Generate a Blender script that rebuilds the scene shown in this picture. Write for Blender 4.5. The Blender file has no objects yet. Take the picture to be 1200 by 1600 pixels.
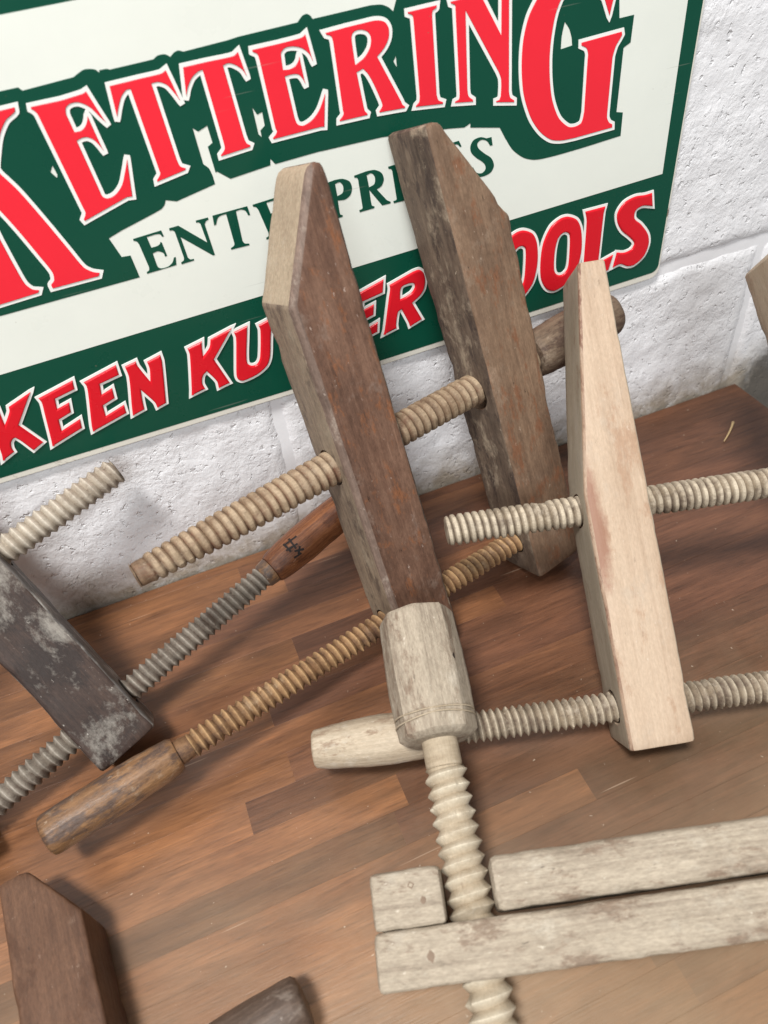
import bpy, bmesh, math, random
from mathutils import Vector, Matrix, noise

# ------------------------------------------------------------------ camera, world, lamps, exposure
scene = bpy.context.scene
COL = scene.collection
cam_data = bpy.data.cameras.new("camera")
cam = bpy.data.objects.new("camera", cam_data)
COL.objects.link(cam)
_R = [[0.92491413, -0.32835051, 0.19162408],
      [-0.3656852, -0.63054741, 0.68460522],
      [-0.10396241, -0.70327513, -0.70327513]]       # columns: right, down, forward
cam.matrix_world = Matrix(((_R[0][0], -_R[0][1], -_R[0][2], 0.0),
                           (_R[1][0], -_R[1][1], -_R[1][2], -0.4229),
                           (_R[2][0], -_R[2][1], -_R[2][2], 0.4268),
                           (0, 0, 0, 1)))
cam_data.sensor_fit = 'VERTICAL'
cam_data.sensor_height = 36.0
cam_data.lens = 25.875
cam_data.clip_start = 0.01
cam_data.clip_end = 50.0
cam_data.dof.use_dof = True
cam_data.dof.focus_distance = 0.47
cam_data.dof.aperture_fstop = 8.0
scene.camera = cam

world = bpy.data.worlds.new("World")
scene.world = world
world.use_nodes = True
_bg = world.node_tree.nodes["Background"]
_bg.inputs[0].default_value = (1.0, 0.99, 0.975, 1)
_bg.inputs[1].default_value = 0.24


def area_lamp(name, loc, target, sx, sy, power, color):
    l = bpy.data.lights.new(name, 'AREA')
    l.shape = 'RECTANGLE'
    l.size, l.size_y, l.energy, l.color = sx, sy, power, color
    o = bpy.data.objects.new(name, l)
    COL.objects.link(o)
    o.location = loc
    o.rotation_euler = (Vector(target) - Vector(loc)).to_track_quat('-Z', 'Y').to_euler()
    return o


area_lamp("ceiling_lamp_key", (-0.45, -0.75, 2.1), (0.1, -0.15, 0.0), 0.46, 0.30, 52, (1.0, 0.975, 0.94))
area_lamp("ceiling_lamp_far", (-0.5, -2.3, 1.75), (0.1, -0.15, 0.0), 1.2, 0.5, 34, (0.96, 0.985, 1.0))
scene.view_settings.view_transform = 'Standard'
scene.view_settings.look = 'None'
scene.view_settings.exposure = 0.10
scene.view_settings.gamma = 1.0
scene.render.engine = 'CYCLES'

random.seed(7)


# ------------------------------------------------------------------ helpers
def srgb(r, g, b):
    f = lambda c: (c / 255 / 12.92) if c / 255 <= 0.04045 else ((c / 255 + 0.055) / 1.055) ** 2.4
    return (f(r), f(g), f(b), 1.0)


def link(name, me, mat=None, parent=None):
    o = bpy.data.objects.new(name, me)
    COL.objects.link(o)
    if mat is not None and me is not None and not me.materials:
        for m in (mat if isinstance(mat, (list, tuple)) else [mat]):
            me.materials.append(m)
    if parent is not None:
        o.parent = parent
    return o


def tag(o, label=None, cat=None, group=None, kind=None):
    if label: o["label"] = label
    if cat: o["category"] = cat
    if group: o["group"] = group
    if kind: o["kind"] = kind
    return o


def shade(me, smooth=True):
    me.polygons.foreach_set("use_smooth", [smooth] * len(me.polygons))
    me.update()


def nz(p, s, seed=0.0):
    return noise.noise(Vector((p[0] * s + seed, p[1] * s - seed * 1.7, p[2] * s + seed * 0.6)))


# ------------------------------------------------------------------ materials
class NT:
    def __init__(self, name):
        self.mat = bpy.data.materials.new(name)
        self.mat.use_nodes = True
        self.t = self.mat.node_tree
        self.t.nodes.clear()
        self.out = self.n('ShaderNodeOutputMaterial')
        self.b = self.n('ShaderNodeBsdfPrincipled')
        self.l(self.b, 0, self.out, 0)

    def n(self, kind, **kw):
        nd = self.t.nodes.new(kind)
        for k, v in kw.items():
            setattr(nd, k, v)
        return nd

    def l(self, a, i, b, j):
        self.t.links.new(a.outputs[i], b.inputs[j])

    def coord(self, scale=(1, 1, 1), which='Object', offset=(0, 0, 0)):
        tc = self.n('ShaderNodeTexCoord')
        mp = self.n('ShaderNodeMapping')
        mp.inputs['Scale'].default_value = scale
        mp.inputs['Location'].default_value = offset
        self.l(tc, which, mp, 0)
        return mp

    def noise(self, vec, scale, detail=6, rough=0.6, dist=0.0):
        nd = self.n('ShaderNodeTexNoise')
        nd.inputs['Scale'].default_value = scale
        nd.inputs['Detail'].default_value = detail
        nd.inputs['Roughness'].default_value = rough
        nd.inputs['Distortion'].default_value = dist
        self.l(vec, 0, nd, 'Vector')
        return nd

    def ramp(self, src, stops, out='Fac'):
        r = self.n('ShaderNodeValToRGB')
        cr = r.color_ramp
        while len(cr.elements) < len(stops):
            cr.elements.new(0.5)
        for e, (p, c) in zip(cr.elements, stops):
            e.position = p
            e.color = c if len(c) == 4 else (*c, 1)
        self.l(src, out, r, 0)
        return r

    def mix(self, fac, a, b, mode='MIX'):
        m = self.n('ShaderNodeMix', data_type='RGBA', blend_type=mode)
        for sock, v in ((0, fac), (6, a), (7, b)):
            if isinstance(v, (int, float)):
                m.inputs[sock].default_value = v
            elif isinstance(v, tuple):
                m.inputs[sock].default_value = v
            else:
                nd, i = v if isinstance(v, list) else (v, 0)
                self.t.links.new(nd.outputs[i], m.inputs[sock])
        return m

    def bump(self, src, strength, dist, out='Fac', prev=None):
        b = self.n('ShaderNodeBump')
        b.inputs['Strength'].default_value = strength
        b.inputs['Distance'].default_value = dist
        self.l(src, out, b, 'Height')
        if prev: self.l(prev, 0, b, 'Normal')
        return b


W1 = (1, 1, 1, 1)
K0 = (0, 0, 0, 1)


def old_wood(name, dark, mid, light, dust, dust_amt=0.45, stain=None, stain_amt=0.0, rough=0.62, seed=0.0,
             grain=(420, 420, 16), patch=34.0, speck=0.5, bump=0.5, crisp=0.10, scuff=None, grit=0.8, sscale=2.2, gmix=0.5, worn=None):
    """aged hand-worn wood; the grain runs along local Z"""
    m = NT(name)
    g = m.coord(grain, offset=(seed, seed * 2, seed * 3))
    n1 = m.noise(g, 1.0, 10, 0.68, 0.12)
    c1 = m.ramp(n1, [(0.30, dark), (0.5, mid), (0.70, light)])
    p = m.coord((1, 1, 0.45), offset=(seed * 1.3 + 3, seed, -seed))
    n2 = m.noise(p, patch, 12, 0.72, 0.1)
    base = m.mix(1 - gmix, [c1, 0], [m.ramp(n2, [(0.34, dark), (0.5, mid), (0.66, light)]), 0])
    if stain is not None:
        n4 = m.noise(m.coord((1, 1, 0.4), offset=(seed + 9, 4, seed)), patch * sscale, 11, 0.74, 0.15)
        s = m.ramp(n4, [(0.60 - 0.26 * stain_amt, K0), (0.66 - 0.22 * stain_amt, (0.8,) * 3)])
        base = m.mix([s, 0], [base, 2], stain)
    n3 = m.noise(m.coord((1, 1, 0.7), offset=(seed * 2 - 5, seed + 8, 1)), patch * 1.3, 13, 0.75, 0.15)
    t0 = 0.62 - 0.20 * dust_amt
    dm = m.ramp(n3, [(t0, K0), (t0 + crisp, (0.8,) * 3)])
    base = m.mix([dm, 0], [base, 2], dust)
    if worn is not None:
        # thread crests rubbed bare by the nut, in uneven stretches
        at = m.n('ShaderNodeAttribute', attribute_name='rub')
        wm = m.n('ShaderNodeMath', operation='MULTIPLY')
        m.l(at, 'Fac', wm, 0)
        m.l(m.ramp(m.noise(m.coord((1, 1, 1), offset=(seed, 3, 1)), 70, 9, 0.72), [(0.36, (0.12,) * 3), (0.56, (0.95,) * 3)]), 0, wm, 1)
        base = m.mix([wm, 0], [base, 2], worn)
    # fine tooth: tonal grit at the scale of the pores
    gr = m.noise(m.coord((1, 1, 0.35), offset=(seed, 2, 3)), 900, 6, 0.7)
    grm = m.ramp(gr, [(0.3, (0.70, 0.69, 0.68)), (0.7, (1.28, 1.28, 1.28))])
    base = m.mix(grit, [base, 2], [grm, 0], 'MULTIPLY')
    # scattered light flecks and dark pits
    v = m.noise(m.coord((1, 1, 0.5), offset=(1, seed, 7)), 330, 5, 0.7)
    fm = m.ramp(v, [(0.66, K0), (0.70, (speck, speck, speck, 1))])
    base = m.mix([fm, 0], [base, 2], tuple(min(1, c * 1.35 + 0.04) for c in dust[:3]) + (1,))
    v2 = m.noise(m.coord((1, 1, 0.3), offset=(5, -seed, 2)), 260, 5, 0.7)
    pm = m.ramp(v2, [(0.29, (speck, speck, speck, 1)), (0.34, K0)])
    base = m.mix([pm, 0], [base, 2], tuple(c * 0.5 for c in dark[:3]) + (1,))
    # long bright drag scratches
    sc = m.n('ShaderNodeMapping')
    tcs = m.n('ShaderNodeTexCoord')
    m.l(tcs, 'Object', sc, 0)
    sc.inputs['Rotation'].default_value = (0.0, 0.75, 0.0)
    sc.inputs['Scale'].default_value = (420, 60, 22)
    sn = m.noise(sc, 1.0, 3, 0.5)
    sm = m.ramp(sn, [(0.70, K0), (0.74, (speck * 0.6,) * 3)])
    base = m.mix([sm, 0], [base, 2], tuple(min(1, c * 1.15) for c in light[:3]) + (1,))
    if scuff is not None:
        # one torn strip with its own outline: colour, centre x / z, half width, half length
        col, cx, cz, hw, hl = scuff
        sx = m.n('ShaderNodeSeparateXYZ')
        m.l(tcs, 'Object', sx, 0)
        terms = []
        for ax, c0, h0 in (('X', cx, hw), ('Z', cz, hl)):
            s_ = m.n('ShaderNodeMath', operation='SUBTRACT')
            m.l(sx, ax, s_, 0)
            s_.inputs[1].default_value = c0
            d_ = m.n('ShaderNodeMath', operation='DIVIDE')
            m.l(s_, 0, d_, 0)
            d_.inputs[1].default_value = h0
            q_ = m.n('ShaderNodeMath', operation='POWER')
            ab = m.n('ShaderNodeMath', operation='ABSOLUTE')
            m.l(d_, 0, ab, 0)
            m.l(ab, 0, q_, 0)
            q_.inputs[1].default_value = 2.0
            terms.append(q_)
        ad = m.n('ShaderNodeMath', operation='ADD')
        m.l(terms[0], 0, ad, 0)
        m.l(terms[1], 0, ad, 1)
        wob = m.n('ShaderNodeMath', operation='MULTIPLY_ADD')
        m.l(n3, 'Fac', wob, 0)
        wob.inputs[1].default_value = 4.2
        m.l(ad, 0, wob, 2)
        mask = m.ramp(wob, [(0.0, (0.8,) * 3), (0.45, (0.75,) * 3), (0.62, K0)], 'Value')
        wob2 = m.n('ShaderNodeMath', operation='MULTIPLY')
        m.l(wob, 0, wob2, 0)
        wob2.inputs[1].default_value = 0.185
        m.t.links.new(wob2.outputs[0], mask.inputs[0])
        base = m.mix([mask, 0], [base, 2], col)
    m.l(base, 2, m.b, 'Base Color')
    rr = m.ramp(n3, [(0.3, (rough - 0.14,) * 3), (0.75, (min(1, rough + 0.22),) * 3)])
    m.l(rr, 0, m.b, 'Roughness')
    m.b.inputs['Specular IOR Level'].default_value = 0.35
    b1 = m.bump(n1, bump, 0.0007)
    b2 = m.bump(n3, bump, 0.0009, prev=b1)
    b3 = m.bump(v2, bump, 0.0006, prev=b2)
    b4 = m.bump(gr, bump * grit * 0.7, 0.0003, prev=b3)
    m.l(b4, 0, m.b, 'Normal')
    return m.mat


def wall_paint(name, rough_block=True):
    m = NT(name)
    c = m.coord((1, 1, 1), 'Object')
    big = m.noise(c, 9, 4, 0.6, 0.2)
    base = m.mix([m.ramp(big, [(0.35, srgb(242, 242, 243)), (0.65, srgb(250, 250, 250))]), 0],
                 srgb(249, 249, 249), srgb(236, 236, 239))
    tc = m.n('ShaderNodeTexCoord')
    sx = m.n('ShaderNodeSeparateXYZ')
    m.l(tc, 'Object', sx, 0)
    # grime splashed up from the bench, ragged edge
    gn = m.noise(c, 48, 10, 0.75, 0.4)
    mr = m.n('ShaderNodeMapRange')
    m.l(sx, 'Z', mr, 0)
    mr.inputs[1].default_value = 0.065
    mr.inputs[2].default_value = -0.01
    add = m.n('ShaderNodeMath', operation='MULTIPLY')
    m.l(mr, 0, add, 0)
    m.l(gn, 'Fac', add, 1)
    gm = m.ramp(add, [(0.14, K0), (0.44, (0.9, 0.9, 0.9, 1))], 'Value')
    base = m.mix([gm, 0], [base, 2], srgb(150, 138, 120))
    # heavy black scuffs beyond the end of the bench
    mr2 = m.n('ShaderNodeMapRange')
    m.l(sx, 'X', mr2, 0)
    mr2.inputs[1].default_value = 0.462
    mr2.inputs[2].default_value = 0.50
    mul = m.n('ShaderNodeMath', operation='MULTIPLY')
    m.l(mr2, 0, mul, 0)
    m.l(mr, 0, mul, 1)
    sc = m.noise(c, 120, 6, 0.7)
    mul2 = m.n('ShaderNodeMath', operation='MULTIPLY')
    m.l(mul, 0, mul2, 0)
    m.l(sc, 'Fac', mul2, 1)
    sm = m.ramp(mul2, [(0.10, K0), (0.30, (0.8, 0.8, 0.8, 1))], 'Value')
    base = m.mix([sm, 0], [base, 2], srgb(70, 66, 62))
    # pinholes
    pn = m.noise(c, 260, 2, 0.5)
    pm = m.ramp(pn, [(0.21, (0.55,) * 3), (0.25, K0)])
    base = m.mix([pm, 0], [base, 2], srgb(120, 116, 112))
    m.l(base, 2, m.b, 'Base Color')
    m.b.inputs['Roughness'].default_value = 0.38
    m.b.inputs['Specular IOR Level'].default_value = 0.45
    if rough_block:
        f1 = m.noise(c, 240, 8, 0.64, 0.25)
        f2 = m.noise(c, 130, 6, 0.6, 0.5)
        lm = m.ramp(m.noise(c, 16, 5, 0.6, 0.6), [(0.34, (0.18,) * 3), (0.62, W1)])
        h1 = m.n('ShaderNodeMath', operation='MULTIPLY')
        m.l(f1, 'Fac', h1, 0)
        m.l(lm, 0, h1, 1)
        pit = m.ramp(m.noise(c, 170, 3, 0.55, 0.3), [(0.30, K0), (0.40, W1)])
        b0 = m.bump(pit, 0.7, 0.0012, 'Color')
        b1 = m.bump(f2, 0.42, 0.0022, prev=b0)
        b2 = m.bump(h1, 0.6, 0.0018, 'Value', prev=b1)
    else:
        f1 = m.noise(c, 60, 3, 0.5)
        b2 = m.bump(f1, 0.25, 0.001)
    m.l(b2, 0, m.b, 'Normal')
    return m.mat


def stave_wood(name):
    """varnished bench stave: the tone comes from each stave's own object colour, grain along X"""
    m = NT(name)
    oi = m.n('ShaderNodeObjectInfo')
    geo = m.n('ShaderNodeNewGeometry')
    comb = m.n('ShaderNodeVectorMath', operation='SCALE')
    cx = m.n('ShaderNodeCombineXYZ')
    for i in range(3):
        m.l(oi, 'Random', cx, i)
    m.l(cx, 0, comb, 0)
    comb.inputs['Scale'].default_value = 9.0
    addv = m.n('ShaderNodeVectorMath', operation='ADD')
    m.l(geo, 'Position', addv, 0)
    m.l(comb, 0, addv, 1)

    def mapped(s):
        mp = m.n('ShaderNodeMapping')
        mp.inputs['Scale'].default_value = s
        m.l(addv, 0, mp, 0)
        return mp
    n1 = m.noise(mapped((11, 130, 130)), 1.0, 12, 0.68, 1.1)
    n2 = m.noise(mapped((55, 800, 800)), 1.0, 6, 0.68, 0.2)
    n3 = m.noise(mapped((7, 26, 26)), 1.0, 5, 0.6, 1.4)
    f1 = m.ramp(n1, [(0.30, (0.60, 0.56, 0.53)), (0.46, (0.90, 0.88, 0.87)), (0.58, (1.07, 1.06, 1.03)), (0.72, (1.38, 1.32, 1.20))])
    col = m.mix(1.0, [oi, 1], [f1, 0], 'MULTIPLY')
    f2 = m.ramp(n2, [(0.30, (0.60, 0.57, 0.56)), (0.44, (0.94, 0.93, 0.93)), (0.56, (1.05, 1.05, 1.05)), (0.70, (1.24, 1.22, 1.20))])
    col = m.mix(1.0, [col, 2], [f2, 0], 'MULTIPLY')
    f3 = m.ramp(n3, [(0.3, (0.66, 0.63, 0.62)), (0.7, (1.34, 1.30, 1.24))])
    col = m.mix(0.8, [col, 2], [f3, 0], 'MULTIPLY')
    # handled, dusty film in uneven patches; hazy ceiling sheen painted in towards the front
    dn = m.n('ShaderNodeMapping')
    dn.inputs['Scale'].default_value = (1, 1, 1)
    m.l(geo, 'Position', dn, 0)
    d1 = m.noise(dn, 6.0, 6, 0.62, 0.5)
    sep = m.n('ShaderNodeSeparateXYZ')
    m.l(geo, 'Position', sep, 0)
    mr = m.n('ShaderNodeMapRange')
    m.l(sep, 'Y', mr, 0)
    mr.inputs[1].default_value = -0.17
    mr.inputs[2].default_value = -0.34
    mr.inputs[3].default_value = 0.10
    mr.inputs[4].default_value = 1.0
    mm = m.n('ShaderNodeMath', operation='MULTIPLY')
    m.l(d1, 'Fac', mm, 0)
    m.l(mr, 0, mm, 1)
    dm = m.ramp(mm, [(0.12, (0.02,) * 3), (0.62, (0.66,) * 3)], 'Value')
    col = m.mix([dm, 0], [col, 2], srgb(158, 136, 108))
    # pale dust flecks and scratches
    s1 = m.noise(dn, 330, 2, 0.5)
    sm = m.ramp(s1, [(0.735, K0), (0.77, (0.5,) * 3)])
    col = m.mix([sm, 0], [col, 2], srgb(205, 190, 170))
    rot = m.n('ShaderNodeMapping')
    rot.inputs['Rotation'].default_value = (0, 0, 1.1)
    rot.inputs['Scale'].default_value = (9, 260, 1)
    m.l(geo, 'Position', rot, 0)
    s2 = m.noise(rot, 1.0, 2, 0.4, 0.0)
    sm2 = m.ramp(s2, [(0.74, K0), (0.765, (0.38,) * 3)])
    col = m.mix([sm2, 0], [col, 2], srgb(200, 175, 150))
    m.l(col, 2, m.b, 'Base Color')
    rr = m.ramp(d1, [(0.3, (0.27,) * 3), (0.7, (0.50,) * 3)])
    m.l(rr, 0, m.b, 'Roughness')
    m.b.inputs['Specular IOR Level'].default_value = 0.5
    b1 = m.bump(n2, 0.4, 0.0004)
    b2 = m.bump(d1, 0.10, 0.002, prev=b1)
    m.l(b2, 0, m.b, 'Normal')
    return m.mat


def enamel(name, col, rough=0.28, rust=0.0, seed=0):
    m = NT(name)
    c = m.coord((1, 1, 1))
    n = m.noise(c, 18, 5, 0.6)
    a = tuple(x * 0.94 for x in col[:3]) + (1,)
    b = tuple(min(1, x * 1.05) for x in col[:3]) + (1,)
    base = m.mix([n, 0], a, b)
    s = m.noise(m.coord((1, 1, 1), offset=(seed, 1, 2)), 230, 3, 0.6)
    sm = m.ramp(s, [(0.74, K0), (0.78, (0.35,) * 3)])
    base = m.mix([sm, 0], [base, 2], srgb(120, 110, 95))
    mp = m.n('ShaderNodeMapping')
    tcx = m.n('ShaderNodeTexCoord')
    m.l(tcx, 'Object', mp, 0)
    mp.inputs['Rotation'].default_value = (0, 0, 0.5)
    mp.inputs['Scale'].default_value = (14, 420, 1)
    ln = m.noise(mp, 1.0, 2, 0.4)
    lmk = m.ramp(ln, [(0.745, K0), (0.77, (0.22,) * 3)])
    base = m.mix([lmk, 0], [base, 2], srgb(150, 150, 140))
    if rust:
        r = m.noise(m.coord((1, 1, 1), offset=(3, 1, 4)), 55, 8, 0.75, 0.5)
        rm = m.ramp(r, [(0.66 - rust, K0), (0.74 - rust, (0.85,) * 3)])
        base = m.mix([rm, 0], [base, 2], srgb(105, 82, 60))
    m.l(base, 2, m.b, 'Base Color')
    rr = m.ramp(n, [(0.3, (rough,) * 3), (0.7, (rough + 0.10,) * 3)])
    m.l(rr, 0, m.b, 'Roughness')
    m.b.inputs['Specular IOR Level'].default_value = 0.32
    bb = m.bump(m.noise(c, 14, 3, 0.5), 0.12, 0.002)
    m.l(bb, 0, m.b, 'Normal')
    return m.mat


M = {}
M['block'] = wall_paint("painted_block")
M['mortar'] = wall_paint("painted_mortar", False)
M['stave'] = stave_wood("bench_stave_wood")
M['cream'] = enamel("cream_enamel", srgb(232, 236, 228), 0.25)
M['rim'] = enamel("worn_cream_rim", srgb(222, 219, 208), 0.35, rust=0.07)
M['green'] = enamel("green_enamel", srgb(12, 74, 57), 0.24)
M['red'] = enamel("red_enamel", srgb(240, 44, 60), 0.28)
M['white'] = enamel("white_outline_enamel", srgb(240, 242, 238), 0.25)
M['red_band'] = enamel("deep_red_enamel", srgb(218, 28, 42), 0.22)
M['A_front'] = old_wood("red_brown_jaw_wood", srgb(58, 41, 34), srgb(104, 77, 63), srgb(136, 106, 88), srgb(146, 128, 116), 0.26, srgb(132, 86, 58), 0.22, seed=1.0, rough=0.46, sscale=4.0, patch=24, speck=0.8, crisp=0.14, gmix=0.35)
M['A_side'] = old_wood("dusty_jaw_side_wood", srgb(96, 83, 71), srgb(134, 118, 101), srgb(160, 144, 122), srgb(152, 140, 122), 0.45, srgb(84, 71, 63), 0.25, seed=4.0)
M['A_inner'] = old_wood("grimy_jaw_inner_wood", srgb(60, 50, 44), srgb(102, 87, 75), srgb(136, 119, 101), srgb(164, 149, 129), 0.5, srgb(66, 55, 50), 0.3, seed=6.0, speck=0.8, crisp=0.10, gmix=0.35)
M['A_edge'] = old_wood("rubbed_jaw_edge_wood", srgb(80, 65, 58), srgb(114, 96, 86), srgb(140, 120, 107), srgb(152, 138, 126), 0.4, seed=24.0, patch=60, speck=0.5)
M['A_tip'] = old_wood("pale_jaw_tip_wood", srgb(138, 122, 102), srgb(164, 148, 126), srgb(180, 165, 142), srgb(172, 160, 142), 0.3, seed=8.0, speck=0.2)  # paler tone on the left jaw's sloping tip face
M['A2_front'] = old_wood("drab_brown_jaw_wood", srgb(76, 58, 46), srgb(116, 93, 75), srgb(142, 117, 95), srgb(148, 130, 112), 0.32, srgb(122, 82, 58), 0.3, seed=11.0, sscale=4.0, speck=0.7, patch=26, gmix=0.35, crisp=0.14)
M['B_handle'] = old_wood("dry_pale_handle_wood", srgb(140, 124, 104), srgb(174, 159, 138), srgb(192, 179, 159), srgb(186, 177, 163), 0.3, srgb(134, 112, 92), 0.15, seed=31.0, patch=40, grain=(300, 300, 8), gmix=0.7, grit=0.5)
M['A_screw'] = old_wood("tan_screw_wood", srgb(76, 58, 46), srgb(108, 86, 67), srgb(138, 113, 88), srgb(152, 136, 117), 0.4, srgb(100, 66, 50), 0.4, seed=2.0, worn=srgb(166, 146, 121), grain=(80, 80, 420), patch=34, bump=0.22, speck=0.5, grit=0.7, gmix=0.5)
M['A_screw2'] = old_wood("golden_tan_screw_wood", srgb(74, 54, 40), srgb(110, 81, 56), srgb(140, 107, 76), srgb(152, 131, 106), 0.35, srgb(78, 56, 44), 0.35, seed=22.0, worn=srgb(180, 146, 106), grain=(80, 80, 420), patch=34, bump=0.22, speck=0.5, grit=0.7, gmix=0.5)
M['A_handle'] = old_wood("polished_handle_wood", srgb(66, 48, 38), srgb(122, 90, 62), srgb(160, 124, 88), srgb(156, 138, 118), 0.3, srgb(74, 62, 58), 0.5, rough=0.32, seed=3.0, patch=40)
M['A_handle2'] = old_wood("dusty_handle_wood", srgb(66, 53, 45), srgb(106, 89, 74), srgb(136, 117, 97), srgb(140, 125, 108), 0.4, srgb(72, 54, 45), 0.35, seed=13.0, patch=45)
M['B_front'] = old_wood("pale_jaw_wood", srgb(158, 135, 113), srgb(180, 158, 136), srgb(191, 171, 149), srgb(172, 159, 144), 0.42, srgb(160, 130, 106), 0.12, seed=5.0, grain=(240, 240, 5), speck=0.5, bump=0.3, rough=0.5, crisp=0.22, scuff=(srgb(132, 86, 66), -0.0185, 0.112, 0.0090, 0.046), grit=0.4, gmix=0.6, patch=24, sscale=1.5)
M['B_side'] = old_wood("grey_pale_jaw_side_wood", srgb(136, 125, 107), srgb(160, 149, 131), srgb(174, 163, 146), srgb(168, 160, 147), 0.3, srgb(138, 120, 102), 0.1, seed=7.0, grain=(170, 170, 5), speck=0.25, bump=0.25, crisp=0.2, grit=0.3)
M['B_edge'] = old_wood("rubbed_pale_edge_wood", srgb(122, 93, 76), srgb(158, 133, 112), srgb(182, 163, 144), srgb(171, 158, 142), 0.3, srgb(114, 80, 65), 0.4, seed=27.0, patch=60, speck=0.4, grit=0.5)
M['B_screw'] = old_wood("pale_screw_wood", srgb(88, 76, 65), srgb(128, 113, 95), srgb(156, 141, 120), srgb(172, 161, 145), 0.35, srgb(88, 72, 62), 0.4, seed=9.0, worn=srgb(192, 179, 158), grain=(80, 80, 420), patch=34, bump=0.22, speck=0.5, grit=0.7, gmix=0.5)
M['C_wood'] = old_wood("weathered_grey_wood", srgb(116, 102, 88), srgb(160, 148, 131), srgb(178, 166, 148), srgb(176, 167, 152), 0.35, srgb(120, 101, 85), 0.24, seed=10.0, patch=36, grain=(380, 380, 7), speck=0.7, rough=0.72, grit=0.8, sscale=1.8, crisp=0.12, gmix=0.6, bump=0.7)
M['C_screw'] = old_wood("bleached_screw_wood", srgb(138, 122, 100), srgb(168, 153, 131), srgb(186, 173, 152), srgb(182, 174, 160), 0.35, srgb(128, 108, 90), 0.2, seed=12.0, worn=srgb(200, 190, 170), rough=0.72, grain=(60, 60, 420), patch=30, bump=0.14, speck=0.4, grit=0.5, gmix=0.55)
M['D_front'] = old_wood("dusty_dark_jaw_wood", srgb(36, 27, 24), srgb(58, 44, 38), srgb(82, 64, 54), srgb(146, 141, 133), 0.62, srgb(40, 31, 28), 0.38, seed=14.5, patch=15, speck=0.9, crisp=0.10, sscale=3.0)
M['D_side'] = old_wood("grey_dark_jaw_side_wood", srgb(60, 56, 54), srgb(96, 92, 89), srgb(130, 126, 121), srgb(166, 162, 155), 0.6, seed=15.0, patch=30)
M['D_screw'] = old_wood("grey_screw_wood", srgb(66, 58, 52), srgb(98, 88, 78), srgb(126, 116, 104), srgb(152, 145, 134), 0.35, srgb(78, 62, 52), 0.35, seed=16.0, worn=srgb(166, 158, 146), grain=(80, 80, 420), patch=34, bump=0.22, speck=0.5, grit=0.7, gmix=0.5)
M['D_screw2'] = old_wood("light_screw_wood", srgb(120, 108, 94), srgb(158, 146, 130), srgb(180, 169, 153), srgb(188, 180, 168), 0.35, srgb(112, 96, 84), 0.2, seed=17.0, worn=srgb(204, 195, 180), grain=(60, 60, 420), patch=30, bump=0.14, speck=0.4, grit=0.5, gmix=0.55)
M['D_handle'] = old_wood("red_oak_handle_wood", srgb(58, 32, 20), srgb(112, 68, 42), srgb(146, 96, 60), srgb(150, 112, 84), 0.1, srgb(78, 44, 28), 0.35, rough=0.36, seed=18.0, patch=45, grain=(700, 700, 12), gmix=0.75)
M['E_wood'] = old_wood("dark_walnut_jaw_wood", srgb(62, 42, 31), srgb(88, 62, 46), srgb(108, 79, 60), srgb(122, 100, 84), 0.15, srgb(78, 52, 36), 0.3, seed=19.0, patch=26, rough=0.45)
M['E_handle'] = old_wood("grey_brown_handle_wood", srgb(56, 44, 37), srgb(86, 71, 61), srgb(114, 98, 86), srgb(132, 120, 110), 0.35, seed=20.0, patch=40, rough=0.45)
M['B_far'] = old_wood("tan_jaw_side_wood", srgb(150, 134, 113), srgb(174, 158, 136), srgb(186, 171, 150), srgb(178, 167, 150), 0.3, srgb(150, 126, 104), 0.1, seed=33.0, grain=(170, 170, 5), speck=0.3, bump=0.25, crisp=0.2, grit=0.3)
M['brown_mark'] = enamel("brown_spot", srgb(128, 110, 94), 0.7)
M['ink'] = enamel("black_ink", srgb(34, 28, 26), 0.6)
M['straw'] = enamel("dry_straw", srgb(212, 184, 138), 0.6)
M['hole'] = enamel("painted_hole_shade", srgb(50, 40, 34), 0.8)  # dark tone painted for the shade inside the pin hole

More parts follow.
